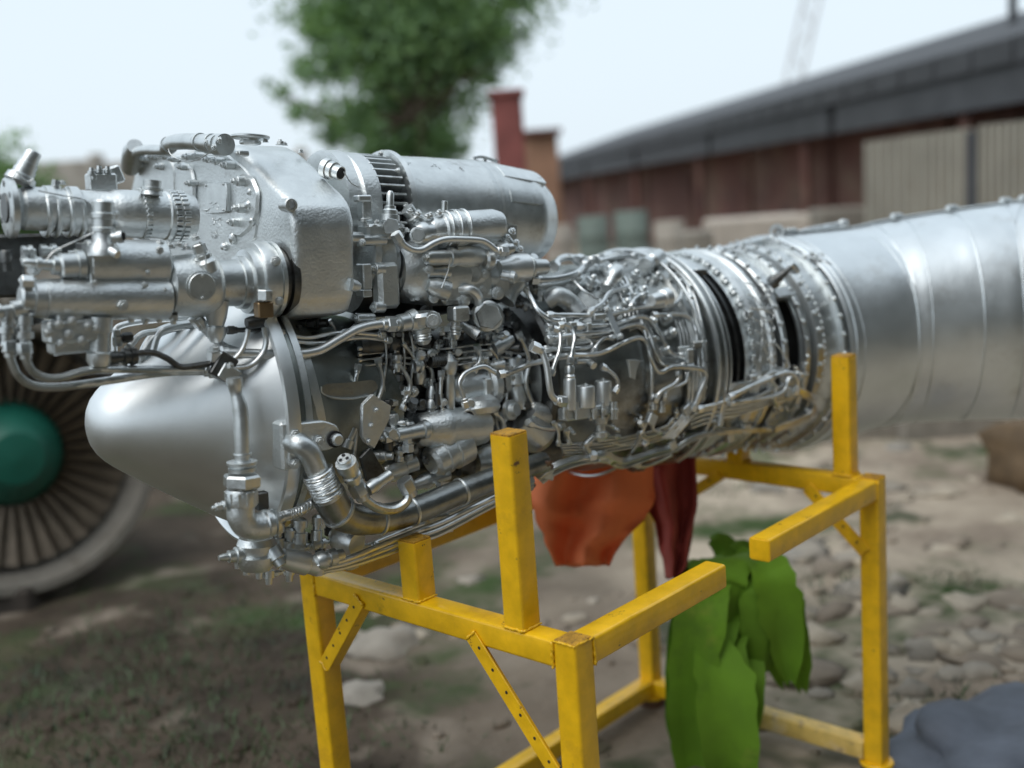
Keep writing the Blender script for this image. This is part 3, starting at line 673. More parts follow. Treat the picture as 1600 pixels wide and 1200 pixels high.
def pipe(pts, r, s=None, R=None, off=(0, 0), sc_=1., m=PIPE, name='pipe', nuts=1, par=None, n=7, seg=9):
    """bent pipe through survey points; s = sideways plane, or R = hugging radius round the axis; points may carry their own s"""
    w_ = []
    for q in pts:
        x, y = off[0]+q[0]*sc_, off[1]+q[1]*sc_
        if len(q) > 2 and q[2] is not None: w_.append(P(x, y, q[2]))
        elif R is not None: w_.append(surf(x, y, R))
        else: w_.append(P(x, y, s))
    rr = r*sum(mpp(p) for p in w_)/len(w_)
    path = smooth(w_, n); mb = MB().sweep(path, rr, seg)
    if nuts:
        for (p, q) in ((path[0], path[1]), (path[-1], path[-2])):
            d = (q-p).normalized()
            mb.hexa(p-d*rr*.4, p+d*rr*2.4, rr*1.75); mb.cyl(p+d*rr*2.3, p+d*rr*3.6, rr*1.35, 10)
    return mb.build(name, m, par or eng, sharp=40)
def clampring(p, d, r, w_, par=None, m=SIL):
    p = W(p); d = V(d).normalized()
    return MB().lathe(p-d*w_/2, p+d*w_/2, [(0, r*.98), (.0, r*1.06), (.3, r*1.1), (.7, r*1.1), (1, r*1.06), (1, r*.98)], 24).build('clamp', m, par or eng)

# ---------------------------------------------------------------- nose cone and inlet
ym = lambda px: 533-.122*(px-1240)
def uA(px, R=0.):
    """axial station whose near rim (radius R, axis height) shows at column px"""
    return loc_u(P(px, ym(px), R))
uT = loc_u(ETIP); k0 = mpp(ETIP)
def AXL(name, prof, m, par=None, seg=64, skip=None, cap=False, thick=0, sharp=30):
    """lathe about the engine axis, prof = [(u, R)]"""
    u0, u1 = prof[0][0], prof[-1][0]
    if abs(u1-u0) < 1e-6: u1 += 1e-3
    mb = MB().lathe(E(u0, 0, 0), E(u1, 0, 0), [((u-u0)/(u1-u0), r) for u, r in prof], seg, cap, skip=skip, up=EU)
    return mb.build(name, m, par or eng, sharp=sharp)
yc = lambda px: 668-.1225*(px-138)
def uP(px): return loc_u(P(px, yc(px), 0))
prof = [(uP(px)+(0 if px > 139 else 0), max(.001, hp*mpp(P(px, yc(px), 0)))) for px, hp in ((136.5, 0), (137.2, 12), (139, 22), (143, 34), (150, 46), (160, 57), (172, 67), (186, 77), (216, 97), (250, 119), (287, 142), (330, 168), (378, 194))]
ub = uP(392)
cone = AXL('nose_cone', prof, SMO, seg=96, sharp=70)
MB().cyl(P(338, 602, .16), P(338, 602, .163), .002, 8).build('screw', DARKM, cone)
inl = AXL('inlet_lip', [(uP(362), .286), (uP(358), .293), (uP(360), .300), (uP(368), .302), (uP(378), .299), (uP(380), .29), (uP(380), .282), (uP(366), .282), (uP(362), .286)], SMO, seg=96)
uc = ub
case = AXL('inlet_case', [(uc-.03, .20), (uc-.01, .272), (uc, .276), (uc+.018, .276), (uc+.02, .255), (uc+.05, .245), (uc+.09, .225), (uc+.24, .190), (uc+.26, .2), (uc+.28, .2), (uc+.285, .175)], CASEM)
AXL('flange_ring', [(uc+.0, .24), (uc+.0, .280), (uc+.014, .282), (uc+.016, .25)], SIL, case)
def bolt_ring(u, R, n, r, par, a0=0, a1=360, d=-1, kind='hex', m=SIL, radial=False):
    b = MB()
    for i in range(n):
        th = rad(a0+(a1-a0)*(i+.5)/n); rd = SD*math.sin(th)+EU*math.cos(th)
        if radial: p = ET+AX*u+rd*R; q = rd
        else: p = ET+AX*u+rd*R; q = AX*d
        b.hexa(p-q*r*.3, p+q*r*.9, r, random.random()); b.cyl(p+q*r*.8, p+q*r*1.3, r*.5, 6)
    o = b.build('bolt_ring', m, par); o['kind'] = 'stuff'; return o
bolt_ring(uc+.016, .266, 30, .0055, case, d=1)
# compressor casing with split flanges
ucomp0, uco = uc+.285, uA(850, .2)
comp = AXL('compressor_case', [(ucomp0, .165), (ucomp0+.12, .150), (ucomp0+.121, .170), (ucomp0+.14, .170), (ucomp0+.141, .148), (ucomp0+.3, .142), (ucomp0+.301, .162), (ucomp0+.32, .162), (ucomp0+.321, .138), (uco-.02, .135), (uco-.02, .17), (uco, .17)], DARKM)
for uu in (.13, .31): bolt_ring(ucomp0+uu+.012, .160, 36, .005, comp, d=1, m=DARKM)
# pale strap round the inlet case
st_ = [surf(*q, r_) for q, r_ in (((473, 556), .252), ((480, 580), .250), ((488, 610), .247), ((495, 640), .244), ((499, 664), .242))]
mb = MB(); sp = smooth(st_, 5); vs = []; fs = []
for i, p in enumerate(sp):
    for j, (du, dh) in enumerate(((-.017, 0), (-.014, .005), (.014, .005), (.017, 0), (.014, -.004), (-.014, -.004))): vs.append(p+AX*du+SD*dh)
for i in range(len(sp)-1):
    for j in range(6): fs.append((i*6+j, i*6+(j+1) % 6, i*6+6+(j+1) % 6, i*6+6+j))
mb.add(vs, fs+[tuple(range(6)), tuple(len(vs)-6+j for j in range(6))]).build('strap', SIL, case)

# ---------------------------------------------------------------- combustor and turbine
A1 = uA(850, .2); CB = .285
rng = lambda a, b, seg=96: (lambda i, k, idx: False)
def ang(k, seg): return 360*k/seg            # angle of a lathe column, measured from up
# find which way the lathe columns run: column angle toward the viewer's side
_a = (E(1, 0, 0)-E(0, 0, 0)).normalized(); _e1 = EU; _e2 = _a.cross(_e1); NEAR = 1 if _e2.dot(SD) > 0 else -1
def colang(k, seg):
    a = 360*(k+.5)/seg; return a if NEAR > 0 else (360-a)
cprof = [(A1-.02, .17), (A1, .2), (A1+.015, .2), (A1+.02, .19), (uA(880, .2), .2), (uA(905, .22), .225), (uA(935, .24), .25), (uA(965, .26), .272), (uA(1000, .28), .283), (uA(1085, .29), .287), (uA(1088, .29), .30), (uA(1104, .3), .303), (uA(1106, .3), .291), (uA(1120, .3), .292), (uA(1122, .3), .308), (uA(1140, .31), .308), (uA(1141, .31), .296)]
comb = AXL('combustor_case', cprof, MID, seg=96)
i_s = len(cprof)
bolt_ring(uA(1105, .3), .297, 60, .0045, comb, d=1)
bolt_ring(uA(900, .22)+.004, .212, 30, .006, comb, d=1)
# slotted casing between the two flanges
u1, u2 = uA(1141, .3), uA(1181, .3)
sk = lambda i, k: (i in (2, 3)) and (colang(k, 120) > 30 and colang(k, 120) < 100)
slot = AXL('slotted_casing', [(u1, .272), (u1+.006, .296), (u1+.012, .297), (u1+(u2-u1)*.42, .296), (u1+(u2-u1)*.66, .293), (u2-.012, .291), (u2, .289)], SIL, seg=120, skip=sk)
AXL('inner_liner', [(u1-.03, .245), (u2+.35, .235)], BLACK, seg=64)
for du, rr in ((.43, .288), (.52, .284)):
    AXL('slot_rib', [(u1+(u2-u1)*du, rr-.01), (u1+(u2-u1)*du, rr), (u1+(u2-u1)*(du+.035), rr), (u1+(u2-u1)*(du+.035), rr-.01)], DARKM, slot, seg=96)
# rim round the opening
for (th, uu0, uu1) in ((30, .2, .66), (100, .2, .66)):
    rd = SD*math.sin(rad(th))+EU*math.cos(rad(th)); c = ET+AX*(u1+(u2-u1)*.5)+rd*.29
    MB().box(c, AX*(u2-u1)*.24, rd*.009, AX.cross(rd)*.003, .001).build('slot_rim', SIL, slot)
stud = MB()                                   # row of long studs over the slotted casing
for i in range(46):
    th = rad(8*i); rd = SD*math.sin(th)+EU*math.cos(th); p = ET+AX*(u2-.006)+rd*.297; tn = AX.cross(rd)
    stud.box(p, tn*.0135, AX*.006, rd*.005, .003); stud.cyl(p+rd*.002-AX*.01, p+rd*.002+AX*.012, .0048, 8)
o = stud.build('stud_row', SIL, slot); o['kind'] = 'stuff'
ring2 = AXL('turbine_flange', [(u2, .285), (u2, .302), (u2+.01, .306), (uA(1191, .31), .308), (uA(1193, .31), .302), (uA(1206, .31), .302), (uA(1208, .31), .311), (uA(1213, .31), .311), (uA(1214, .31), .29)], SIL, seg=96)
u3, u4 = uA(1214, .3), uA(1221, .3)
AXL('turbine_case', [(u3, .27), (u3+.002, .284), (u4, .284)], DARKM, seg=96)
ring3 = AXL('turbine_flange', [(u4, .28), (u4, .305), (u4+.004, .31), (uA(1232, .31), .31), (uA(1234, .31), .306), (uA(1234, .31), .285)], SIL, seg=96)
bolt_ring(uA(1227, .31), .3105, 38, .0078, ring3, radial=True)
u5, u6 = uA(1234, .3), uA(1257, .3)
sk2 = lambda i, k: i in (1, 2) and 55 < colang(k, 120) < 103
win = AXL('windowed_casing', [(u5, .285), (u5+.003, .290), (u5+(u6-u5)*.5, .290), (u6-.003, .290), (u6, .288)], SIL, seg=120, skip=sk2)
for th in (55, 103):
    rd = SD*math.sin(rad(th))+EU*math.cos(rad(th)); MB().box(ET+AX*(u5+u6)/2+rd*.286, AX*(u6-u5)*.5, rd*.010, AX.cross(rd)*.003, .001).build('window_rim', SIL, win)
ring4 = AXL('turbine_flange', [(u6, .28), (u6, .304), (u6+.004, .307), (uA(1268, .31), .307), (uA(1269, .31), .292), (uA(1276, .31), .292), (uA(1277, .31), .28)], SIL, seg=96)
bolt_ring(uA(1263, .31), .307, 38, .0078, ring4, radial=True)
gp_ = AXL('groove_ring', [(uA(1269, .31), .294), (uA(1275, .31), .294)], DARKM, ring4, seg=96)
u7 = uA(1277, .31)
ring5 = AXL('turbine_flange', [(u7, .29), (u7, .313), (u7+.006, .316), (uA(1291, .32), .317), (uA(1292, .32), .305)], CAST, seg=96)
bolt_ring(uA(1284, .32), .317, 40, .008, ring5, radial=True)
sc1 = MB()
for i in range(104):
    th = 2*PI*i/104; rd = SD*math.sin(th)+EU*math.cos(th); sc1.cyl(ET+AX*(uA(1290, .32))+rd*.313, ET+AX*(uA(1290, .32)+.006)+rd*.313, .0075, 8)
o = sc1.build('scalloped_rim', SIL, ring5); o['kind'] = 'stuff'
u8 = uA(1292, .32); u9 = uA(1316, .32)
shl = AXL('jet_pipe_front', [(u8, .30), (u8+.004, .311), (u9-.01, .315), (u9, .315), (u9, .328), (u9+.007, .33), (uA(1324, .33), .33), (uA(1325, .33), .315)], SIL, seg=96)
bolt_ring(uA(1320, .33), .33, 38, .008, shl, radial=True)
AXL('gap_ring', [(uA(1325, .33), .30), (uA(1329, .33), .322)], BLACK, shl, seg=96)

# exhaust duct: rings (px centre, py centre, half height px, azimuth of the axis from the camera heading)
uE = uA(1329, .33)
def hdir(a): return fh*math.cos(a)+rh*math.sin(a)
rings = []
c0 = E(uE, 0, 0); rings.append((c0, AX, .331)); rings.append((E(uE+.02, 0, 0), AX, .340)); 
def dring(px, top, bot, az, dep): 
    c = at_depth(px, (top+bot)/2, dep); return (c, hdir(rad(az)), (bot-top)/2*dep/FPX/math.cos(0))
D0 = depth(c0)
rings += [(E(uE+.075, 0, 0), hdir(rad(57)), .343)]
spec = [(1330, 359, 673, 70, D0+.10), (1362, 352, 668, 84, D0+.12), (1412, 343, 661, 95, D0+.12), (1460, 336, 658, 96, D0+.118), (1487, 332, 657, 96, D0+.117), (1530, 326, 656, 97, D0+.116), (1566, 321, 655, 104, D0+.115), (1580, 319, 655, 120, D0+.113), (1600, 317, 655, 123, D0+.11), (1632, 315, 656, 124, D0+.10), (1690, 312, 658, 126, D0+.08)]
rings += [dring(*q) for q in spec]
def ringpts(c, nrm, R, seg, up_=None, grow=0):
    nrm = nrm.normalized(); e1 = (EU-nrm*EU.dot(nrm)).normalized(); e2 = nrm.cross(e1)
    return [c+(e1*math.cos(2*PI*k/seg)+e2*math.sin(2*PI*k/seg))*(R+grow) for k in range(seg)]
seg = 96; sub = 5; dense = []
for i in range(len(rings)-1):
    a = [rings[max(i-1, 0)], rings[i], rings[i+1], rings[min(i+2, len(rings)-1)]]
    for q in range(sub):
        t = q/sub
        cr_ = lambda x0, x1, x2, x3: ((x1*2)+(x2-x0)*t+(x0*2-x1*5+x2*4-x3)*t*t+(x1*3-x0-x2*3+x3)*t**3)*.5
        dense.append((cr_(*[z[0] for z in a]), a[1][1].lerp(a[2][1], t), a[1][2]*(1-t)+a[2][2]*t))
dense.append(rings[-1])
mb = MB(); vs = []; fs = []
for (c, nn, R) in dense:
    for v in ringpts(c, nn, R, seg):
        vs.append(v+(v-c).normalized()*(.0030*mnoise.noise(v*7)+.0012*mnoise.noise(v*22)))
for i in range(len(dense)-1):
    for k in range(seg): fs.append((i*seg+k, i*seg+(k+1) % seg, (i+1)*seg+(k+1) % seg, (i+1)*seg+k))
mb.add(vs, fs); duct = mb.build('exhaust_duct', SHEET, eng, sharp=60)
def seam(c, nn, R, r=.0028, name='weld_seam'):
    p = ringpts(c, nn, R, 96, grow=.001); p.append(p[0]); p.append(p[1])
    return MB().sweep(p, r*.7, 6, cap=False).build(name, SHEET, duct, sharp=180)
for i, r_ in ((3, .0022), (4, .0035), (5, .0030), (7, .0042), (9, .0030), (10, .0036), (11, .0036)): seam(*rings[i], r=r_)
seam(*rings[1], r=.004); seam(*rings[2], r=.0022)
# bolted band at the right edge
c, nn, R = rings[-1]
clampm = MB().lathe(c-nn*.02, c+nn*.02, [(0, R), (0, R+.012), (.3, R+.016), (.7, R+.016), (1, R+.012), (1, R)], 96, cap=False); clampm.build('duct_flange', DARKM, duct)
# spine strip and little brackets along the top of the duct
sp = []
for (c, nn, R) in dense[6:]:
    e1 = (EU-nn*EU.dot(nn)).normalized(); sp.append(c+e1*(R+.004)+nn.cross(e1)*.02)
MB().sweep(sp, .005, 6).build('top_strip', SIL, duct)
for f in (.1, .32, .5, .68, .84):
    i = int(f*(len(sp)-1)); BX('top_bracket', sp[i]+EU*.006, 12, 4, 5, SIL, duct, 1.2)
    for q in (-1, 1): bolt(sp[i]+EU*.010+AX*.012*q, EU, 3.2, duct, name='bracket_bolt')
CY('top_lug', P(1212, 392, .02), P(1217, 358, .02), 5, SIL, duct); 
MB().lathe(P(1214, 362, .03), P(1214, 362, .0), [(0, .012), (0, .024), (1, .024), (1, .012)], 20, cap=False).build('lifting_eye', SIL, duct)
pipe([(1118, 392, 0), (1180, 378, 0.02), (1214, 372, .03)], 4, name='top_pipe'); pipe([(1222, 375, .02), (1262, 360, .0), (1320, 350, -.02)], 4.5, name='top_pipe', par=duct)
# dent crease and bead on the last section
pipe([(1560, 490, None), (1575, 500, None), (1600, 498, None)], 1.6, R=.33, nuts=0, name='crease_bead', par=duct) if False else None
# ---------------------------------------------------------------- gearbox housing
SG = .25
G0 = P(458, 420, SG); G1u = loc_u(P(556, 420, SG)); GT = G1u-loc_u(G0)
def gp(px, py, du=0.): return plane_hit(px, py, G0+AX*du, AX)
outl = [gp(*q) for q in [(420, 503), (452, 496), (459, 470), (459, 400), (458, 352), (452, 322), (440, 303), (420, 282), (395, 254), (376, 236), (362, 227), (335, 226), (300, 229), (296, 300), (296, 420), (320, 503)]]
def curved(pts, n=3):
    o = []
    m_ = len(pts)
    for i in range(m_):
        a, b, c_ = pts[i-1], pts[i], pts[(i+1) % m_]; q0 = b.lerp(a, min(.4, .012/(a-b).length)); q1 = b.lerp(c_, min(.4, .012/(c_-b).length))
        for k in range(n+1): t = k/n; o.append(q0*(1-t)**2+b*2*t*(1-t)+q1*t*t)
    return o
mb = MB(); pts = curved(outl); m_ = len(pts); ctr = sum(pts, V())/m_
rows = []
for (du, ins) in ((0, .016), (.0025, .009), (.007, .004), (.014, .0008), (.022, 0), (GT*.5, -.001), (GT-.022, 0), (GT-.012, .002), (GT-.005, .006), (GT-.001, .012), (GT, .018)):
    rows.append([p+AX*du+(ctr-p).normalized()*ins for p in pts])
vs = [p+V((mnoise.noise(p*25), mnoise.noise(p*25+V((9, 0, 0))), mnoise.noise(p*25+V((0, 9, 0)))))*.0012 for r in rows for p in r]; fs = []
for i in range(len(rows)-1):
    for k in range(m_): fs.append((i*m_+k, i*m_+(k+1) % m_, (i+1)*m_+(k+1) % m_, (i+1)*m_+k))
fs.append(tuple(range(m_))[::-1]); fs.append(tuple((len(rows)-1)*m_+k for k in range(m_)))
gear = mb.add(vs, fs).build('gearbox_housing', CAST, eng, sharp=50)
def sg(px, py): return (gp(px, py)-ET).dot(SD)       # sideways position of a spot on the front face
# foot lip of the housing at the lower right and swelling
L('mount_lug', (548, 445, SG), (562, 448, SG), [(0, 10), (.6, 9), (1, 6)], CAST, gear)
CY('side_boss', gp(447, 320)-SD*.01, gp(457, 320)+SD*.004-AX*.004, 10.5, CAST, gear)
MB().cyl(gp(457, 320)+SD*.0055-AX*.0055, gp(457, 320)+SD*.004-AX*.004, .0085, 16).build('boss_hollow', DARKM, gear)
# rear cover plate of the housing towards the alternator
L('rear_cover', (528, 330, .02), (556, 330, .02), [(0, 86), (.1, 90), (.85, 90), (1, 84)], CAST, gear, 64)
# front cover: raised rim with bolts, arch relief, plates
fr_ = [gp(*q, -.004) for q in [(215, 252), (300, 240), (352, 240), (380, 262), (398, 285), (404, 330), (398, 372), (378, 402), (300, 420), (212, 400), (200, 320)]]
MB().prism(curved(fr_), AX*.02, .004).build('front_cover', CAST, gear)
q_ = [gp(*q, -.016) for q in [(216, 262), (225, 248), (246, 244), (262, 246), (272, 262), (272, 330), (216, 330)]]
MB().prism(curved(q_), AX*.016, .004).build('cover_panel', CAST, gear)
q_ = [gp(*q, -.013) for q in [(276, 300), (256, 292), (256, 268), (266, 256), (282, 252), (297, 262), (302, 282), (302, 330), (272, 330)]]
MB().prism(curved(q_), AX*.012, .005).build('arch_cover', CAST, gear)
q_ = [gp(*q, -.010) for q in [(372, 270), (392, 276), (402, 300), (400, 336), (388, 360), (372, 372), (358, 366), (366, 335), (368, 300)]]
MB().prism(curved(q_), AX*.012, .006).build('side_boss_cover', CAST, gear)
q_ = [gp(*q, -.014) for q in [(318, 286), (353, 284), (354, 332), (320, 334)]]
np_ = MB().prism(curved(q_, 2), AX*.012, .002).build('name_plate', SIL, gear)
for q in ((322, 290), (349, 288), (322, 329), (349, 328)): bolt(gp(*q, -.0142), -AX, 1.8, np_, name='plate_screw')
# cast marks below the plate (raised, worn beyond reading in the photograph)
rnd = random.Random(21); mk = MB()
for (x0, x1, y0, y1, n_) in ((330, 350, 318, 328, 12), (331, 346, 338, 354, 16), (329, 343, 362, 372, 14)):
    for _ in range(n_):
        x, y = rnd.uniform(x0, x1), rnd.uniform(y0, y1); a, b = gp(x, y, -.0055), gp(x+rnd.uniform(-4, 4), y+rnd.uniform(-4, 4), -.0055)
        if y0 < 320: a -= AX*.009; b -= AX*.009
        if (b-a).length > .001: mk.sweep([a, b], .0007, 4)
o = mk.build('cast_marks', CAST, gear); o['kind'] = 'stuff'
# bolts of the front covers
for (x, y, r) in [(210, 263, 5), (230, 249, 5), (242, 245, 5), (259, 244, 5), (252, 260, 5), (296, 245, 5), (287, 261, 4.5), (299, 286, 4.5), (328, 249, 5), (341, 252, 5.5), (357, 258, 6), (376, 283, 7), (377, 325, 6.5), (368, 347, 6), (379, 240, 4), (221, 258, 4), (310, 243, 4), (272, 249, 4)]:
    p = gp(x+6, y, -.008); s0 = MB().cyl(p+AX*.004, p-AX*.018, r*1.15*mpp(p), 14).build('bolt_boss', CAST, gear); bolt(p-AX*.017, -AX, r*.85, gear, hs=1.4)
for (x, y, r) in ((392, 300, 7), (390, 320, 9), (395, 345, 7), (365, 372, 9), (352, 385, 8)): MB().blob(gp(x, y, -.006), (r*mpp(G0),)*3, 14, .2, 1, int(x)).build('cast_swelling', CAST, gear, sharp=180)
# filler cap and top fittings
L('filler_cap', (391, 225, .10), (391, 211, .10), [(0, 14), (.55, 14), (.56, 28), (.72, 30), (.9, 30), (1, 27)], SIL, gear, 40)
HX('filler_neck', (391, 226, .10), (391, 219, .10), 17, SIL, gear)
bolt((438, 226, .08), EU, 6, gear); bolt((445, 227, .05), EU, 4, gear)
for (x, y, s_) in ((415, 222, .12), (470, 238, .06), (505, 262, .06)): bolt((x, y, s_), EU, 4, gear)

# ---------------------------------------------------------------- top coolant-like elbow pipe over the covers
tp = [gp(208, 250, -.03), gp(214, 238, -.05), gp(232, 234, -.05), gp(256, 234, -.05), gp(268, 224, -.05), gp(290, 221, -.05), gp(340, 224, -.04)]
k = mpp(tp[3]); sm = smooth(tp, 6)
tpo = MB().sweep(sm, [k*(8 if i < 20 else 12) for i in range(len(sm))], 14).build('elbow_pipe', SIL, eng)
L('end_flange', gp(204, 262, -.03), gp(211, 228, -.05), [(0, 14), (.3, 17), (.7, 17), (1, 12)], SIL, tpo)
for i in (20, 22, 33, 35): clampring(sm[i], sm[i+1]-sm[i-1], k*(12.5 if i > 20 else 9.5), .008, tpo)
MB().sweep(smooth([gp(262, 222, -.06), gp(266, 240, -.06), gp(282, 250, -.05), gp(300, 252, -.05), gp(325, 240, -.06), gp(332, 226, -.06)], 5), .0013, 6).build('lock_wire', PIPE, tpo)
L('pipe_end', gp(318, 226, -.04), gp(352, 226, -.03), [(0, 11), (.2, 14), (.6, 14), (.62, 17), (1, 17)], SIL, tpo)
for (x, y) in ((325, 222), (336, 230), (344, 219)): bolt(gp(x, y, -.055), -AX, 4.5, tpo)

# ---------------------------------------------------------------- upper pump (along the axis, upstream of the housing)
sU = .10
def onax(px, py, s_): return P(px, py, s_)
up0, up1 = P(8, 324, sU), P(312, 340, sU)
def UP(pa, pb, prof, name, m=SIL, par=None, s_=sU, seg=32):
    f = lambda x: (x-8)/(304.); ya, yb = 324+16*f(pa), 324+16*f(pb)
    return L(name, (pa, ya, s_), (pb, yb, s_), prof, m, par, seg)
pump = UP(30, 300, [(0, 30), (.02, 34), (.13, 34), (.13, 37), (.17, 37), (.18, 33), (.25, 33), (.26, 38), (.31, 38), (.32, 33), (.50, 33), (.52, 36), (.57, 37), (.68, 37), (.685, 39), (.70, 39), (.71, 36), (.82, 36), (.83, 38), (.86, 38), (.87, 33), (.88, 33), (.89, 37), (.95, 37), (1, 34)], 'upper_pump', CAST)
L('end_flange', (9, 325, sU), (22, 325, sU), [(0, 20), (.0, 44), (.12, 47), (.88, 47), (1, 44)], SIL, pump, 36)
MB().cyl(P(6, 325, sU), P(10, 325, sU), 21*k0, 24).build('flange_bore', DARKM, pump)
for th in range(0, 360, 60):
    c = P(9, 325, sU)+(EU*math.cos(rad(th))+SD*math.sin(rad(th)))*34*k0; MB().cyl(c-AX*.001, c+AX*.001, 4.5*k0, 12).build('flange_hole', DARKM, pump)
for (x, r, n_) in ((222, 38, 30), (268, 38, 30), (280, 38, 30)):       # studded clamp bands
    f = (x-8)/304; c = P(x, 324+16*f, sU); kk = mpp(c); b = MB()
    for i in range(n_):
        th = 2*PI*i/n_; rd = EU*math.cos(th)+SD*math.sin(th)
        b.box(c+rd*r*kk, AX*5*kk, rd*2.6*kk, AX.cross(rd)*2.7*kk, .6*kk)
    o = b.build('clamp_band', SIL, pump); o['kind'] = 'stuff'
L('oblique_port', (30, 285, sU), (53, 237, sU), [(0, 24), (.2, 22), (.25, 17), (.42, 17), (.43, 15.5), (.6, 15.5), (.62, 13.5), (.72, 13.5), (.73, 12.5), (.95, 12.5), (1, 11)], SIL, pump)
pipe([(20, 278), (26, 268), (34, 278), (44, 284), (52, 280)], 1.2, s=sU+.03, nuts=0, name='lock_wire', par=pump)
L('top_fitting', (86, 300, sU), (87, 281, sU), [(0, 12), (.3, 9), (.5, 9), (.55, 6), (1, 5)], SIL, pump); bolt((97, 288, sU), EU, 5, pump); bolt((77, 296, sU), EU, 5, pump)
BX('top_bracket', (158, 285, .06), 22, 14, 12, CAST, pump, 3); BX('top_bracket', (175, 275, .04), 14, 14, 14, CAST, pump, 3, rotdeg=20)
for (x, y) in ((143, 264), (155, 261), (168, 262), (146, 272)): L('top_stud', (x, y+9, .07), (x, y-2, .07), [(0, 6), (.5, 6), (.55, 4), (1, 3.5)], SIL, pump)
L('vertical_valve', (237, 305, sU+.04), (238, 282, sU+.04), [(0, 17), (.3, 15), (.35, 17), (.5, 17), (.55, 14), (1, 14)], SIL, pump)
for x in (69, 84, 104, 122): clampring(P(x, 333, sU), AX, 35*mpp(P(x, 333, sU)), .008, pump)
pipe([(60, 298), (96, 305), (132, 312), (150, 330)], 1.3, s=sU+.04, nuts=0, name='lock_wire', par=pump)

# ---------------------------------------------------------------- lower pump group
sL = .20
lp = L('lower_pump', (66, 467, sL), (262, 467, sL), [(0, 27), (.02, 31), (.97, 33), (1, 30)], CAST, None, 36)
L('pump_barrel', (134, 413, sL-.02), (258, 413, sL-.02), [(0, 36), (.015, 38), (.97, 38), (1, 34)], CAST, lp, 36)
BX('pump_web', (196, 440, sL-.03), 62, 28, 20, CAST, lp, 5)
BX('pump_end_plate', (134, 415, sL-.02), 4, 36, 34, SIL, lp, 2)
L('end_plug', (92, 416, sL), (130, 414, sL), [(0, 16), (.08, 20), (.7, 20), (.72, 23), (1, 23)], SIL, lp)
L('end_stub', (35, 410, sL), (92, 415, sL), [(0, 5), (.08, 7), (.35, 7), (.36, 11), (.5, 11), (.52, 8), (.8, 9), (.82, 15), (1, 15)], SIL, lp)
L('end_cap', (30, 465, sL), (68, 467, sL), [(0, 17), (.1, 22), (.55, 23), (.56, 29), (1, 31)], SIL, lp); HX('end_hex', (33, 440, sL+.02), (52, 441, sL+.02), 11, SIL, lp)
L('side_port', (-14, 490, sL), (40, 480, sL), [(0, 13), (.3, 13), (.32, 9), (.6, 9), (.62, 14), (1, 14)], SIL, lp)
c = P(182, 476, sL)+SD*.032; bolt(c, SD, 9, lp); c = P(218, 445, sL)+SD*.03; bolt(c, SD-AX*.2, 4.5, lp); c = P(238, 391, sL)+SD*.038; bolt(c, SD, 6.5, lp, kind='plug')
for (x, y) in ((226, 462), (222, 425), (140, 440), (248, 452)): bolt(P(x, y, sL)+SD*.034, SD, 3.2, lp)
drum_ = L('drum_housing', (258, 447, sL-.02), (338, 445, sL-.02), [(0, 40), (.05, 46), (.5, 50), (.85, 50), (.95, 45), (1, 38)], CAST, None, 40)
em = P(302, 447, sL)+SD*.045; 
MB().lathe(em-SD*.006, em+SD*.004, [(0, 24*mpp(em)), (.5, 24*mpp(em)), (.6, 20*mpp(em)), (.8, 20*mpp(em)), (.85, 22*mpp(em)), (1, 21*mpp(em))], 28).build('oval_badge', SIL, drum_)
for (dx, dy) in ((0, -17), (0, 17)): bolt(P(302+dx, 447+dy, sL)+SD*.049, SD, 2.6, drum_)
L('neck', (334, 443, sL-.02), (384, 441, sL-.02), [(0, 38), (.1, 36), (.7, 37), (.72, 41), (1, 42)], SIL, drum_, 36)
L('neck_flange', (380, 440, sL-.02), (400, 439, sL-.02), [(0, 46), (.1, 50), (.9, 52), (1, 48)], SIL, drum_, 40)
# big clamp ring with hex bolt
cl_ = P(404, 438, sL-.02); kk = mpp(cl_)
clp = MB().lathe(cl_-AX*.016, cl_+AX*.03, [(0, 52*kk), (0, 60*kk), (.12, 62*kk), (.6, 62*kk), (.62, 57*kk), (.8, 57*kk), (.82, 60*kk), (1, 60*kk), (1, 50*kk)], 56).build('clamp_ring', SIL, eng)
L('inner_ring', (418, 437, sL-.02), (446, 436, sL-.02), [(0, 56), (.3, 56), (.35, 50), (.6, 50), (.65, 57), (1, 57)], DARKM, clp, 44)
HX('clamp_nut', (413, 470, sL+.06), (413, 453, sL+.06), 13, SIL, clp, .1)
BX('clamp_block', (412, 484, sL+.05), 13, 12, 10, mat('brown_clamp_block', (.30, .21, .12), .8, .4, 20, .2), clp, 2)
bolt((430, 408, sL+.05), SD-AX*.4, 7, clp); bolt((436, 470, sL+.05), SD-AX*.4, 6, clp)
L('lower_lug', (385, 505, sL), (420, 500, sL), [(0, 8), (.2, 10), (.8, 10), (1, 8)], DARKM, clp)
# front valve on the barrel
vv = L('front_valve', (162, 400, sL+.02), (161, 313, sL+.02), [(0, 26), (.15, 24), (.25, 18), (.42, 17), (.44, 19), (.50, 19), (.52, 17), (.66, 17), (.68, 19), (.76, 19), (.78, 16), (.97, 16), (1, 14)], SIL, None, 28)
L('spout', (176, 372, sL+.04), (192, 369, sL+.05), [(0, 9), (.4, 8), (.5, 10), (1, 10)], SIL, vv); MB().cyl(P(193, 369, sL+.051), P(194.5, 369, sL+.051), 6*k0, 14).build('spout_bore', BLACK, vv)
L('spout', (174, 392, sL+.045), (184, 398, sL+.06), [(0, 8), (.5, 8), (1, 6)], SIL, vv)
for yy in (352, 335): bolt((181, yy, sL+.03), SD+AX*.5, 5, vv)
pipe([(72, 408), (86, 392), (120, 376), (150, 362), (172, 357)], 1.2, s=sL+.03, nuts=0, name='lock_wire')
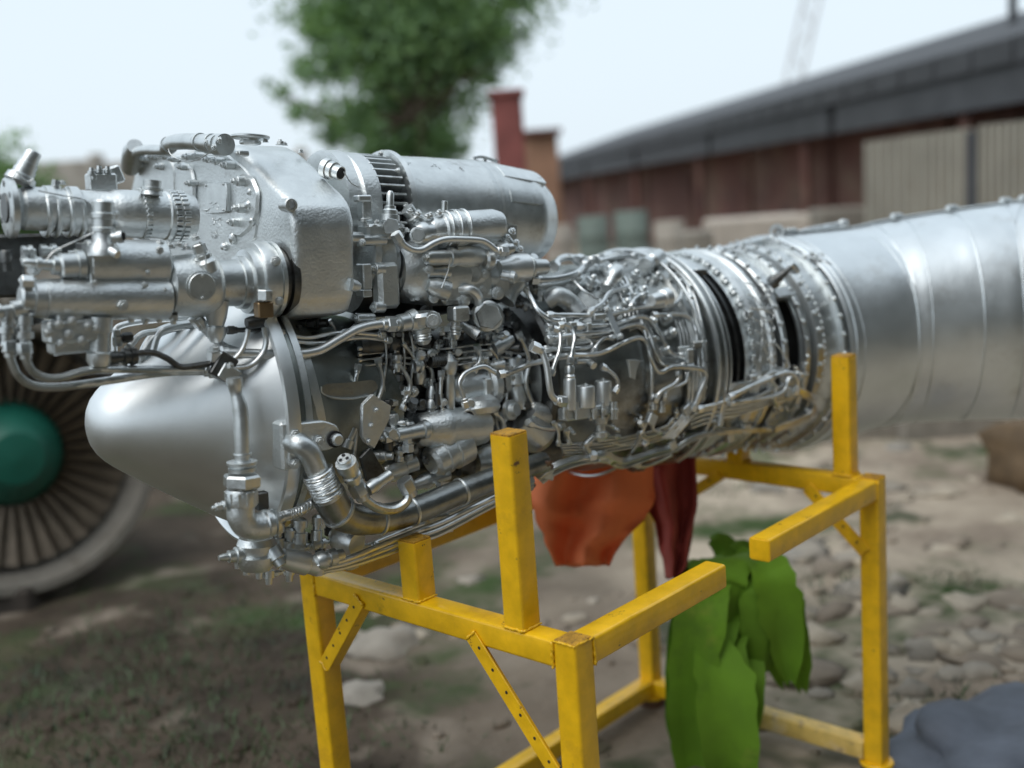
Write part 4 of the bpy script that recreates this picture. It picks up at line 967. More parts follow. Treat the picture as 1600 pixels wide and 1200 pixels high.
hx_ = L('cone_fitting', (327, 425, sL+.02), (310, 382, sL+.02), [(0, 16), (.35, 17), (.5, 12), (.52, 14), (.62, 14), (.64, 10), (1, 8)], SIL, None); HX('hex_nut', (315, 396, sL+.02), (309, 381, sL+.02), 11, SIL, hx_); bolt((307, 374, sL+.02), EU-AX*.3, 6, hx_)
pipe([(312, 378), (320, 395), (322, 418)], 1.2, s=sL+.06, nuts=0, name='lock_wire')
for (x, y) in ((265, 388), (280, 386), (292, 390), (250, 384)): bolt((x, y, sL), EU, 7, eng)
# block behind at the far left
BX('rear_block', (60, 385, .02), 90, 20, 30, DARKM, None, 5); BX('rear_block', (-10, 425, .02), 40, 40, 30, DARKM, None, 5)

# ---------------------------------------------------------------- valve block and stubs under the lower pump
vb = BX('valve_block', (118, 516, sL), 46, 18, 22, CAST, None, 4); BX('block_foot', (108, 540, sL-.01), 30, 12, 18, CAST, vb, 4)
L('block_column', (156, 495, sL+.01), (155, 572, sL+.01), [(0, 19), (.3, 19), (.32, 15), (.7, 15), (.74, 19), (.9, 19), (1, 15)], SIL, vb)
L('dark_connector', (170, 560, sL+.01), (213, 556, sL+.01), [(0, 11), (.3, 11), (.32, 9), (.5, 9), (.52, 14), (.6, 14), (.62, 12), (.75, 12), (.78, 15), (1, 13)], DARKM, vb)
for (x, y) in ((85, 505), (100, 520), (130, 508), (142, 512), (88, 535), (120, 530), (68, 518), (105, 500)): bolt(P(x, y, sL)+SD*.032, SD, 6, vb)
for (x, y, r) in ((12, 505, 11), (38, 512, 13)):
    L('stub_fitting', (x, y-20, sL), (x-1, y+30, sL), [(0, r), (.3, r), (.32, r*.8), (.5, r*.8), (.52, r*1.15), (.72, r*1.15), (.75, r*.8), (1, r*.75)], SIL)
BX('pump_foot', (105, 492, sL), 20, 8, 20, CAST, None, 3)
L('down_stub', (338, 470, sL), (338, 535, sL), [(0, 20), (.4, 16), (.6, 12), (.62, 15), (.8, 15), (1, 9)], SIL)
for i in range(4): L('small_stud', (205+i*22, 492, sL), (205+i*22, 504+3*(i % 2), sL), [(0, 7), (.6, 7), (.65, 5), (1, 4)], SIL)
o4 = (0, 480); s4 = .2875
pipe([(50, 190), (60, 280), (100, 370), (180, 425), (300, 436), (450, 420), (620, 395), (840, 362), (1000, 352), (1180, 350)], 6.5, s=sL, off=o4, sc_=s4, name='return_pipe')
pipe([(130, 200), (142, 280), (180, 350), (250, 385), (330, 385), (480, 345), (620, 338), (800, 338), (1180, 338)], 6.5, s=sL+.015, off=o4, sc_=s4, name='return_pipe')
pipe([(740, 250), (830, 248), (910, 280), (960, 315), (1010, 325), (1150, 305)], 5, s=sL+.02, off=o4, sc_=s4, m=DARKM, name='dark_hose', nuts=0)
pipe([(0, 205), (30, 240), (70, 255), (110, 250)], 2.2, s=sL, off=o4, sc_=s4, name='thin_pipe', nuts=0)
cb = BX('clamp_block', (346, 572, sL+.02), 16, 20, 14, DARKM, None, 2, rotdeg=-35); bolt((336, 549, sL+.04), EU, 8, cb); BX('clamp_plate', (356, 584, sL+.03), 16, 13, 8, SIL, cb, 2, rotdeg=-35); bolt((360, 574, sL+.05), EU, 6, cb)
pipe([(1200, 300), (1270, 280), (1320, 220), (1350, 120)], 4.2, s=sL+.03, off=o4, sc_=s4, nuts=0)
pipe([(1240, 330), (1350, 320), (1420, 260), (1445, 190), (1435, 110)], 4.6, s=sL+.03, off=o4, sc_=s4, nuts=0)
pipe([(1250, 330), (1340, 370), (1420, 400), (1500, 385), (1525, 340), (1520, 290)], 4.6, s=sL, off=o4, sc_=s4, nuts=0)
pipe([(1060, 55), (1120, 130), (1200, 200), (1300, 240), (1450, 262), (1600, 262)], 6, s=sL-.02, off=o4, sc_=s4)
pipe([(1080, 60), (1150, 150), (1230, 230), (1330, 260)], 4, s=sL-.01, off=o4, sc_=s4)
pipe([(1240, 125), (1420, 125), (1480, 150), (1600, 165)], 4, s=sL-.02, off=o4, sc_=s4, m=DARKM)
for k_, (a, b) in enumerate((((620, 250), (660, 100)), ((760, 300), (900, 120)), ((700, 220), (860, 130)), ((830, 250), (920, 110)))):
    pipe([(a[0], a[1]), ((a[0]+b[0])/2-15, (a[1]+b[1])/2-25), (b[0], b[1]), (b[0]+180, b[1]-30), (b[0]+420, b[1]-45)], 5 if k_ != 1 else 8, s=.0+.03*k_, off=o4, sc_=s4, name='rear_hose', nuts=0)
# ---------------------------------------------------------------- drain column, crimped pipe and elbow
dk = smooth([P(366, 590, 0.285), P(368, 610, 0.285), P(375, 640, 0.290), P(378, 680, 0.295), P(379, 725, 0.295)], 6); kk = mpp(dk[0])
rr = [kk*(12.5 if abs(i-7) > 3 else 12.5-3.2*(1-abs(i-7)/4)) for i in range(len(dk))]
dcol = MB().sweep(dk, rr, 18).build('drain_column', SIL, eng); clampring(P(379, 710, 0.295), EU, 13*kk, .006, dcol)
L('collar', (379, 736, 0.295), (378, 720, 0.295), [(0, 22), (.35, 22), (.4, 19), (.7, 24), (.95, 24), (1, 21)], SIL, dcol, 36)
HX('hex_plate', (378, 762, 0.295), (378, 741, 0.295), 30, SIL, dcol, .1); L('slotted_nut', (377, 790, 0.295), (377, 764, 0.295), [(0, 24), (.1, 25), (.85, 25), (1, 23)], CAST, dcol, 18)
for i in range(12):
    th = 2*PI*i/12; rd = AX*math.cos(th)+SD*math.sin(th); BX('nut_lug', P(377, 777, 0.295)+rd*24*kk, 2, 11, 2, SIL, dcol, .6)
eb = smooth([P(376, 790, 0.295), P(377, 808, 0.295), P(388, 822, 0.295), P(408, 822, 0.295), P(422, 816, 0.295)], 6); elb = MB().sweep(eb, 22*kk, 22).build('elbow', CAST, eng)
bolt((349, 791, 0.295), -AX, 7, elb, hs=2); L('elbow_ring', (410, 820, 0.295), (432, 815, 0.295), [(0, 19), (.2, 23), (.45, 23), (.5, 18), (.7, 18), (.75, 22), (1, 20)], SIL, elb)
BX('dark_bracket', (408, 782, 0.245), 10, 14, 8, DARKM, None, 2)
def braided(pts, r, s_, name='braided_hose', off=(0, 0), sc_=1.):
    """hose with real crossing braid ridges"""
    w_ = [P(off[0]+q[0]*sc_, off[1]+q[1]*sc_, q[2] if len(q) > 2 else s_) for q in pts]; p = smooth(w_, 14); kk_ = mpp(w_[0]); R_ = r*kk_
    mb = MB().sweep(p, R_, 12)
    Lh = sum((p[i+1]-p[i]).length for i in range(len(p)-1)); turns = Lh/(R_*3.2)
    t0 = (p[1]-p[0]).normalized(); ref = V((0, 0, 1)) if abs(t0.z) < .8 else V((1, 0, 0)); e1 = (ref-t0*ref.dot(t0)).normalized(); fr2 = []
    for i, q in enumerate(p):
        t = (p[min(i+1, len(p)-1)]-p[max(i-1, 0)]).normalized(); e1 = (e1-t*e1.dot(t)).normalized(); fr2.append((q, e1.copy(), t.cross(e1)))
    for sgn in (-1, 1):
        for st in range(5):
            hp = []; N_ = max(20, int(turns*10))
            for j in range(N_+1):
                f = j/N_*(len(p)-1); i = min(int(f), len(p)-2); g_ = f-i; c_ = p[i].lerp(p[i+1], g_); th = sgn*2*PI*turns*j/N_+2*PI*st/5
                hp.append(c_+(fr2[i][1]*math.cos(th)+fr2[i][2]*math.sin(th))*R_*1.02)
            mb.sweep(hp, R_*.13, 4)
    return mb.build(name, PIPE, eng, sharp=60)
braided([(430, 812), (446, 806), (462, 801), (482, 790), (500, 776), (516, 758)], 8, .275)
# ---------------------------------------------------------------- mount plate, arm, big elbow, wrapped hose
mp_ = P(446, 696, 0.275); mpl = BX('mount_plate', (446, 694, 0.265), 16, 38, 20, CAST, None, 4)
BX('plate_web', (420, 690, 0.195), 14, 34, 30, DARKM, mpl, 4)
for (x, y) in ((452, 675), (453, 722), (490, 686)): bolt(P(x, y, .275)+SD*.024, SD-AX*.2, 7, mpl)
arm = MB().prism(curved([P(*q, .275) for q in [(444, 662), (500, 655), (523, 664), (526, 690), (508, 702), (470, 704), (444, 730)]]), SD*.02, .003).build('mount_arm', CAST, eng)
q_ = P(516, 684, 0.275)+SD*.021; MB().lathe(q_, q_+SD*.003, [(0, 14*kk), (1, 14*kk)], 24).build('arm_bore', BLACK, arm); L('spline_shaft', q_, q_+SD*.016, [(0, 9), (.1, 10), (.8, 10), (1, 7)], SIL, arm, 10)
be = smooth([P(452, 690, 0.275), P(466, 694, 0.305), P(482, 706, 0.315), P(494, 730, 0.315), P(500, 748, 0.315)], 6); MB().sweep(be, 18.5*kk, 24).build('big_elbow', SIL, eng)
wr = MB(); wp = smooth([P(497, 738, 0.315), P(504, 755, 0.315), P(516, 778, 0.315)], 20)
wr.sweep(wp, 24*kk, 20)
rnd = random.Random(5)
for i in range(26):
    f = rnd.random(); c_ = wp[int(f*(len(wp)-2))]; ax_ = (wp[-1]-wp[0]).normalized(); ax_ = (ax_+V((rnd.gauss(0, .12), rnd.gauss(0, .12), rnd.gauss(0, .12)))).normalized()
    e1 = (EU-ax_*EU.dot(ax_)).normalized(); e2 = ax_.cross(e1); wr.sweep([c_+(e1*math.cos(t*.35)+e2*math.sin(t*.35))*kk*(24.5+rnd.random()) for t in range(19)], 1.5*kk, 5)
wr.build('wrapped_hose', PIPE, eng, sharp=60)
mf = smooth([P(512, 772, 0.305), P(530, 800, 0.295), P(560, 812, 0.285), P(610, 808, 0.275), P(660, 793, 0.265), P(720, 768, 0.255), P(790, 742, 0.245), P(850, 722, 0.235)], 6)
man = MB().sweep(mf, [kk*(29-8*i/(len(mf)-1)) for i in range(len(mf))], 26).build('manifold_pipe', MID, eng)
for i in (6, 16, 22, 30, 36): clampring(mf[i], mf[i+1]-mf[i-1], kk*(29.5-8*i/(len(mf)-1)), .007, man)
# three-hole electrical connector
cn = L('connector', (556, 757, 0.325), (540, 722, 0.345), [(0, 11), (.25, 11), (.3, 15), (.45, 15), (.5, 13), (.7, 17), (.75, 17.5), (1, 17)], SIL)
d_ = (P(540, 722, 0.345)-P(556, 757, 0.325)).normalized(); tp_ = P(540, 722, 0.345); MB().cyl(tp_-d_*.002, tp_+d_*.012, 12.5*kk, 22).build('connector_face', SIL, cn)
e1 = (EU-d_*EU.dot(d_)).normalized(); e2 = d_.cross(e1)
for i in range(3): th = 2*PI*i/3+.5; c_ = tp_+d_*.0125+(e1*math.cos(th)+e2*math.sin(th))*6.5*kk; MB().cyl(c_, c_+d_*.001, 3.2*kk, 12).build('connector_hole', BLACK, cn)
pipe([(556, 757, 0.325), (568, 778, 0.325), (590, 793, 0.325), (615, 796, 0.325), (634, 784, 0.325), (638, 765, 0.325), (632, 752, 0.325)], 8, name='connector_conduit', nuts=1)
L('conduit_tee', (575, 765, 0.325), (610, 742, 0.325), [(0, 10), (.3, 12), (.5, 9), (1, 9)], SIL)
# ---------------------------------------------------------------- bottom drain valve cluster
bv = L('drain_valve', (400, 840, 0.250), (400, 890, 0.250), [(0, 26), (.2, 30), (.5, 26), (.55, 32), (.8, 30), (1, 22)], CAST, None, 24)
L('valve_stub', (342, 872, 0.250), (384, 866, 0.250), [(0, 4), (.15, 6), (.35, 6), (.36, 10), (.6, 10), (.62, 14), (1, 14)], SIL, bv)
L('valve_arm', (424, 858, 0.270), (440, 884, 0.290), [(0, 14), (.6, 14), (.65, 10), (1, 9)], SIL, bv); bolt((441, 885, .245), SD-EU, 6, bv)
L('valve_elbow', (440, 872, 0.260), (494, 884, 0.260), [(0, 15), (.3, 18), (.7, 19), (.75, 15), (1, 16)], SMO, bv)
for i, (x, y) in enumerate(((385, 890), (405, 896), (420, 905), (452, 900), (372, 880))): L('valve_screw', (x, y-14, .21), (x, y+8, .21), [(0, 9), (.5, 9), (.55, 6), (1, 5)], SIL, bv)
for i, (x, y, r) in enumerate(((432, 838, 12), (466, 830, 14), (470, 852, 10), (494, 826, 9), (450, 846, 11), (412, 842, 12))): L('valve_body', (x, y+18, .2), (x+2, y-22, .2), [(0, r), (.4, r), (.42, r*.7), (.6, r*.7), (.62, r*.95), (.9, r*.95), (1, r*.5)], SIL, bv, 16)
MB().prism([P(*q, .20) for q in [(375, 848), (430, 842), (472, 848), (480, 866), (440, 872), (380, 866)]], SD*.012, .002).build('valve_plate', SIL, bv)
for (dy, r, s_) in ((0, 5, 0.270), (9, 4, 0.270), (17, 4, 0.260), (-8, 4, .2)):
    pipe([(494, 884+dy*.6), (540, 874+dy*.7), (600, 850+dy), (650, 830+dy), (690, 816+dy), (760, 782+dy*.8), (830, 750+dy*.6)], r, s=s_, name='drain_pipe')
L('pipe_union', (494, 878, 0.270), (536, 866, 0.270), [(0, 12), (.15, 15), (.3, 15), (.32, 11), (.45, 11), (.47, 14), (.7, 14), (.72, 10), (1, 9)], SIL)
L('pipe_union', (540, 884, .215), (572, 872, .215), [(0, 8), (.2, 10), (.5, 10), (.52, 7), (.7, 9), (1, 9)], SIL)
MB().prism([P(*q, .2) for q in [(655, 806), (690, 800), (696, 826), (672, 832)]], SD*.035, .002).build('pipe_clip', SIL, eng)
pipe([(545, 826), (552, 842), (566, 852), (590, 852)], 3.5, s=.235)
L('side_cup', (520, 835, .18), (558, 850, 0.250), [(0, 10), (.3, 22), (.8, 24), (1, 18)], SMO)
# ---------------------------------------------------------------- alternator
sA = .0
def AL(name, x0, x1, prof, m=SIL, par=None, seg=64, s0=sA, yy=None):
    y = yy or (lambda x: 335+12*(x-570)/(845-570)); return L(name, (x0, y(x0), s0), (x1, y(x1), s0), prof, m, par, seg)
alt = AL('alternator', 566, 850, [(.085, 80), (.088, 99), (.11, 100.5), (.115, 98), (.12, 92), (.30, 92), (.52, 90.5), (.53, 91.8), (.545, 91.8), (.55, 91), (.565, 91), (.57, 91.8), (.585, 91.2), (.60, 90), (.78, 80), (.80, 81), (.84, 78), (.855, 74), (.90, 68), (.94, 59), (.97, 47), (.99, 30), (1, 8)], SIL)
AL('front_flange', 500, 524, [(0, 88), (.05, 96), (.9, 97), (1, 92)], CAST, alt); AL('front_ring', 522, 548, [(0, 80), (.3, 90), (.5, 94), (.9, 94), (1, 90)], SIL, alt); AL('fan_core', 545, 592, [(0, 74), (1, 74)], BLACK, alt)
AL('rim_ring', 546, 552, [(0, 80), (0, 93), (1, 93), (1, 80)], SIL, alt)
ca = P(570, 335, sA); ka = mpp(ca); aa = (P(850, 347, sA)-P(566, 335, sA)).normalized(); f1 = (EU-aa*EU.dot(aa)).normalized(); f2 = aa.cross(f1)
for i in range(40):                      # cooling fins: a sparse part of wide ribs, a dense part of narrow ones
    th = rad(i*9); rd = f1*math.cos(th)+f2*math.sin(th)
    MB().box(ca+rd*84*ka, aa*23*ka, rd*9*ka, aa.cross(rd)*(1.7 if 3 < i % 13 < 13 else 2.6)*ka, .0008).build('fin', SIL, alt)
for i in range(10):
    th = rad(i*36+12); rd = f1*math.cos(th)+f2*math.sin(th); p = ca+rd*96*ka+aa*22*ka; bolt(p-aa*.006, -aa, 4.2, alt)
NR = 1 if f2.dot(SD) > 0 else -1
def als(x, deg, lift=0, rpx=92):
    """spot on the barrel: column px along the axis, degrees down from the top on the near side"""
    f = (x-566)/284; c = P(x, 335+12*(x-570)/275, sA); th = rad(deg)*NR; rd = f1*math.cos(th)+f2*math.sin(th); return c+rd*(rpx*mpp(c)+lift), rd
def als_px(x, y): return x, y
rnd = random.Random(4)
for (x, dg) in ((600, 8), (632, 8), (664, 8), (612, 34), (650, 36), (690, 38), (700, 12)):     # stamped marks
    p, rd = als(x, dg, .0006, 91.6); tn = aa.cross(rd); mk = MB()
    for _ in range(4):
        a_ = p+aa*rnd.uniform(-5, 5)*ka+tn*rnd.uniform(-4, 4)*ka; b_ = a_+aa*rnd.uniform(-5, 5)*ka+tn*rnd.uniform(-4, 4)*ka; mk.sweep([a_, b_], .0006, 4)
    o = mk.build('stamped_mark', DARKM, alt); o['kind'] = 'stuff'
for (x, dg0, dg1, dx, rp, lift) in ((785, 12, 44, 34, 82, .003), (775, 62, 74, 26, 80, .003)):
    rows = []; vs = []; fs = []
    nx_, ny_ = 4, 8
    for lay in (lift, -.008):
        for i in range(nx_+1):
            for j in range(ny_+1):
                xx = x-dx/1+2*dx*i/nx_; rr_ = 90-(xx-736)*.16 if xx > 736 else 91
                p, rd = als(xx, dg0+(dg1-dg0)*j/ny_, lay, rr_); vs.append(p)
    s_ = (nx_+1)*(ny_+1)
    for i in range(nx_):
        for j in range(ny_): a_ = i*(ny_+1)+j; fs += [(a_, a_+1, a_+ny_+2, a_+ny_+1), (s_+a_+ny_+1, s_+a_+ny_+2, s_+a_+1, s_+a_)]
    ed = [i*(ny_+1) for i in range(nx_+1)]+[nx_*(ny_+1)+j for j in range(1, ny_+1)]+[i*(ny_+1)+ny_ for i in range(nx_-1, -1, -1)]+[j for j in range(ny_-1, 0, -1)]
    for i in range(len(ed)): a_, b_ = ed[i], ed[(i+1) % len(ed)]; fs.append((a_, b_, b_+s_, a_+s_))
    MB().add(vs, fs).build('cover_plate', SIL, alt)
for x in (735, 752, 768): p, rd = als(x, 4, .002, 88); bolt(p, rd, 4, alt)
q1, q2 = als(733, 6, .006, 90)[0], als(770, 6, .006, 86)[0]; MB().sweep(smooth([q1, q1.lerp(q2, .4)+EU*.006, q2], 6), .004, 8).build('strap_latch', SIL, alt)
L('outlet_tube', (508, 262, .15), (533, 271, .19), [(0, 16), (.3, 16), (.35, 14), (.6, 14), (.62, 11), (1, 11)], SIL, alt); MB().cyl(P(533, 271, .19), P(534.5, 271.5, .192), 8*ka, 18).build('tube_bore', BLACK, alt)
pipe([(537, 268), (548, 285), (560, 292)], 1, s=.2, nuts=0, name='lock_wire')

# ---------------------------------------------------------------- accessories behind the housing
sM = .20
acc = L('accessory_body', (545, 430, .06), (800, 432, .06), [(0, 58), (.1, 66), (.5, 62), (.8, 50), (.9, 42), (1, 20)], DARKM, None, 36)
acc2 = L('regulator_case', (615, 425, .14), (770, 432, .14), [(0, 38), (.1, 48), (.4, 50), (.75, 44), (1, 30)], CAST, None, 36)
L('casing_disc', (556, 400, .12), (574, 402, .12), [(0, 50), (.2, 56), (.7, 56), (1, 46)], CAST, acc, 40); L('casing_disc', (576, 410, .12), (606, 412, .12), [(0, 40), (.2, 44), (.7, 46), (1, 40)], CAST, acc, 40)
CY('pin_bolt', (560, 376, sM), (602, 374, sM), 9, SIL, acc); bolt((566, 379, sM+.03), SD-AX, 5, acc); CY('pin_bolt', (545, 371, sM), (566, 371, sM), 9, SIL, acc)
BX('split_block', (569, 432, sM), 8, 20, 12, CAST, acc, 2); BX('split_block', (569, 458, sM), 8, 6, 12, SIL, acc, 1.5)
BX('side_block', (603, 446, sM-.01), 19, 36, 14, CAST, acc, 9); CY('corner_lug', (585, 420, sM), (600, 420, sM), 9, CAST, acc); CY('corner_lug', (583, 480, sM), (600, 480, sM), 9, CAST, acc); CY('corner_lug', (556, 497, sM), (584, 497, sM), 8, CAST, acc)
for y in (420, 480): bolt((584, y, sM), -AX, 5, acc)
bolt((559, 497, sM), -AX, 5, acc)
# fuel body discs
q_ = P(645, 442, sM-.02); MB().lathe(q_-SD*.03, q_+SD*.006, [(0, 22*ka), (.7, 20*ka), (.75, 16*ka), (1, 15*ka)], 30).build('blind_cap', CAST, acc2)
L('small_cylinder', (666, 403, sM+.02), (715, 402, sM+.02), [(0, 10), (.1, 12), (.7, 12), (.72, 15), (.85, 15), (.87, 13), (1, 13)], SIL, acc2); bolt((667, 403, sM+.02), -AX+SD*.3, 7, acc2)
L('cylinder_body', (710, 400, sM), (755, 401, sM), [(0, 16), (.3, 18), (.8, 17), (.9, 13), (1, 13)], CAST, acc2)
L('lower_cylinder', (668, 425, sM+.01), (700, 425, sM+.01), [(0, 9), (.6, 9), (.7, 11), (1, 11)], SIL, acc2); L('wide_boss', (668, 445, sM+.01), (700, 455, sM+.02), [(0, 10), (.3, 15), (1, 16)], CAST, acc2)
BX('fuel_block', (720, 440, sM-.03), 48, 34, 24, CAST, acc2, 7); BX('fuel_block', (768, 436, sM-.04), 26, 30, 20, CAST, acc2, 6)
q_ = P(738, 428, sM+.005); kk2 = mpp(q_); dd = (SD-AX*.45).normalized()
MB().lathe(q_-dd*.01, q_+dd*.006, [(0, 15*kk2), (.6, 15*kk2), (.62, 12*kk2), (.7, 12*kk2), (.75, 13*kk2), (1, 12*kk2)], 28).build('round_badge', SIL, acc2)
for (x, y, r, s_) in ((753, 452, 7, 0), (778, 458, 8, .01), (725, 470, 7.5, .01), (678, 466, 6, .005), (757, 428, 6, .01), (671, 421, 5, .02), (700, 462, 4, 0), (801, 434, 7, .02)):
    p = P(x, y, sM+s_); bs = MB().cyl(p-dd*.02, p, r*1.35*kk2, 16).build('bolt_boss', CAST, acc2); bolt(p, dd, r, acc2)
MB().sweep([P(704, 402, sM+.06), P(700, 424, sM+.05), P(690, 450, sM+.045)], .0016, 6).build('lever_wire', PIPE, acc2)
L('ring_nut', (755, 406, sM+.01), (768, 406, sM+.01), [(0, 12), (.2, 16), (.8, 16), (1, 12)], SIL, acc2); 
dm = L('dome_unit', (778, 420, sM-.01), (828, 418, sM-.01), [(0, 12), (.2, 15), (.28, 16), (.4, 21), (.62, 23), (.85, 23), (.9, 20), (1, 18)], SMO, None, 32); L('dome_neck', (825, 418, sM-.01), (852, 417, sM-.01), [(0, 20), (.1, 20), (.12, 14), (.4, 14), (1, 12)], SIL, dm); HX('end_hex', (836, 417, sM-.01), (850, 417, sM-.01), 12, SIL, dm); bolt((852, 417, sM-.01), AX+SD*.3, 6, dm)
L('short_tube', (784, 430, sM+.02), (804, 434, sM+.04), [(0, 8), (.6, 8), (.65, 10), (1, 10)], SIL, dm); L('dome_foot', (810, 440, sM-.02), (790, 470, sM-.02), [(0, 14), (.6, 12), (1, 16)], CAST, dm)
pipe([(718, 452, sM), (735, 452, sM+.02), (746, 462, sM+.02), (748, 474, sM+.01)], 8, name='elbow', nuts=0, m=SMO)
# big hex plug and its neighbours
dd2 = (SD*1.0-AX*.55+EU*.05).normalized()
def plug(x, y, s_, rhex, rring, body, name='plug'):
    p = P(x, y, s_); k_ = mpp(p); a_ = p-dd2*body*k_
    o = MB().lathe(a_, p, [(0, rring*1.05*k_), (.5, rring*1.08*k_), (.55, rring*.9*k_), (.7, rring*.92*k_), (.72, rring*1.03*k_), (.95, rring*1.03*k_), (1, rring*.9*k_)], 32).build(name, SIL, eng)
    MB().lathe(p, p+dd2*rhex*.55*k_, [(0, rhex*1.0*k_), (.8, rhex*k_), (1, rhex*.93*k_)], 6, phase=.25).build('hex_head', SIL, o); return o, p, k_
o, p, k_ = plug(763, 494, sM+.03, 21, 23, 40, 'big_plug')
o, p, k_ = plug(676, 500, sM+.05, 15, 13, 34, 'banjo_plug'); MB().cyl(p+dd2*8*k_, p+dd2*10.5*k_, 9.5*k_, 24).build('cap_disc', CAST, o)
L('banjo_body', (655, 488, sM+.02), (662, 538, sM+.02), [(0, 20), (.1, 24), (.35, 22), (.5, 13), (.52, 15), (.62, 15), (.64, 13), (.7, 15), (.72, 13), (.78, 15), (.8, 13), (.86, 14), (1, 8)], SIL)
L('union', (612, 508, sM+.02), (648, 500, sM+.02), [(0, 8), (.1, 12), (.2, 12), (.22, 9), (.3, 9), (.32, 14), (.7, 14), (.72, 16), (1, 18)], SIL)
BX('banjo_block', (716, 490, sM+.03), 15, 12, 12, SIL, None, 3); L('threaded_stub', (712, 500, sM+.03), (712, 530, sM+.03), [(0, 8), (.3, 8), (.35, 10), (.45, 10), (.5, 7.5), (.6, 8.5), (.65, 7.5), (.75, 8.5), (.8, 7.5), (1, 5)], SIL)
L('angled_tube', (722, 508, sM), (748, 524, sM+.03), [(0, 7), (.6, 8), (.65, 9), (1, 9)], SIL); MB().cyl(P(748, 524, sM+.03), P(749, 525, sM+.031), 5*k_, 12).build('tube_bore', BLACK, None if False else acc2)
pipe([(330, 555), (370, 552), (430, 554), (470, 553), (500, 547), (530, 530), (560, 514), (590, 507), (618, 506)], 7.5, s=sM+.02, name='supply_pipe', m=SMO, seg=14, n=8)
# upper row
vst = L('vertical_stud', (609, 345, sM), (610, 298, sM), [(0, 16), (.2, 15), (.22, 12), (.35, 12), (.4, 9), (.5, 9), (.52, 6), (.9, 6), (1, 3)], SIL); o, p, k_ = plug(611, 354, sM+.02, 14, 12, 26, 'side_plug')
BX('stud_foot', (596, 362, sM-.02), 34, 12, 18, CAST, vst, 4)
for (x, y) in ((568, 346), (589, 350), (572, 355), (627, 356), (635, 362)): bolt((x, y, sM+.01), EU, 5, vst)
BX('stud_block', (570, 325, sM-.03), 9, 20, 9, CAST, vst, 2); BX('stud_block', (566, 310, sM-.02), 12, 5, 9, CAST, vst, 2)
can = L('canister', (668, 362, sM), (780, 352, sM), [(0, 18), (.05, 22), (.16, 23), (.18, 27), (.28, 27), (.30, 26), (.36, 29), (.42, 29), (.44, 27), (.9, 26), (1, 22)], CAST, None, 36)
L('piston', (648, 366, sM+.01), (674, 363, sM+.01), [(0, 14), (.2, 18), (.6, 18), (.65, 15), (1, 15)], SIL, can); o, p, k_ = plug(653, 367, sM+.03, 11, 12, 10, 'piston_nut')
CY('canister_pin', (694, 332, sM), (695, 314, sM), 5, SIL, can); 
L('oblique_tube', (662, 356, sM-.02), (636, 326, sM-.02), [(0, 12), (.5, 12), (.55, 14), (.65, 14), (.7, 10), (1, 11)], SIL, can)
for (x, y) in ((667, 340), (672, 338), (686, 334), (640, 332), (652, 336), (712, 334), (688, 376), (706, 375)): bolt((x, y, sM+.01), EU+SD*.4, 5, can)
for x in (695, 708, 722): clampring(P(x, 358-.09*(x-695), sM), AX, 27*mpp(P(x, 356, sM)), .006, can)
BX('data_plate', (742, 332, sM), 24, 2, 8, SIL, can, .8)
pipe([(618, 366), (628, 380), (644, 390), (660, 390), (678, 380), (698, 374), (730, 374), (752, 376), (764, 382), (776, 391), (790, 392)], 5, s=sM+.05, name='feed_pipe', m=SMO, seg=14)
L('pipe_tee', (778, 392, sM+.04), (800, 388, sM+.04), [(0, 9), (.3, 11), (.6, 11), (.65, 8), (1, 8)], SIL)
L('oblique_strut', (778, 358, sM), (800, 388, sM+.02), [(0, 8), (.2, 6), (.5, 6), (.55, 9), (.8, 9), (1, 7)], SIL)
for (x, y) in ((800, 362), (806, 380), (812, 390), (782, 350), (792, 372)): bolt((x, y, sM+.02), SD+EU, 5, can)
MB().prism([P(*q, sM-.05) for q in [(775, 350), (806, 352), (805, 382), (775, 378)]], SD*.006, .001).build('bracket_plate', SIL, can)

# ---------------------------------------------------------------- front of compressor: brackets, posts, fuel control
sF = .19
sc_ = MB().prism(curved([P(*q, 0.235) for q in [(502, 606), (508, 600), (540, 598), (585, 593), (592, 606), (580, 616), (550, 623), (520, 622), (504, 615)]], 4), EU*-.004-SD*.003, 0)
tongue = sc_.build('tongue_plate', MID, eng)
rim = smooth([P(*q, 0.241) for q in [(502, 604), (504, 614), (520, 621), (550, 623), (578, 618)]], 8); MB().sweep(rim, .0018, 6).build('lit_rim', SMO, tongue)  # paler strip paints in the light along the plate's edge
br = MB().prism([P(*q, 0.245) for q in [(562, 632), (578, 616), (606, 634), (603, 656), (580, 700), (566, 690), (561, 680)]], AX*.004+SD*.008, .001).build('bracket_plate', CAST, eng)
for (x, y) in ((588, 641), (580, 665), (576, 690)): bolt(P(x, y, 0.255), SD, 4, br)
MB().prism([P(*q, 0.215) for q in [(560, 715), (575, 700), (600, 742), (570, 752)]], AX*.004+SD*.006, .001).build('bracket_plate', DARKM, eng)
L('frame_fitting', (573, 522, .14), (573, 560, .14), [(0, 10), (.3, 10), (.32, 8), (.5, 8), (.52, 11), (.75, 11), (.78, 7), (1, 5)], DARKM)
pipe([(573, 556), (570, 575), (566, 595)], 3, s=.14, nuts=0, m=DARKM)
L('stop_cock', (593, 610, .17), (594, 566, .17), [(0, 8), (.1, 10), (.35, 11), (.37, 8), (.45, 8), (.5, 6), (1, 5)], SIL); CY('cock_lever', (591, 568, .17), (601, 553, .17), 4, SIL)
pipe([(601, 556), (615, 550), (645, 545), (660, 540)], 3, s=.16, m=DARKM)
pipe([(602, 556), (618, 557), (640, 580), (672, 590), (676, 608)], 3, s=.15, m=DARKM)
pipe([(643, 540), (660, 560), (674, 580), (675, 605)], 4, s=.17)
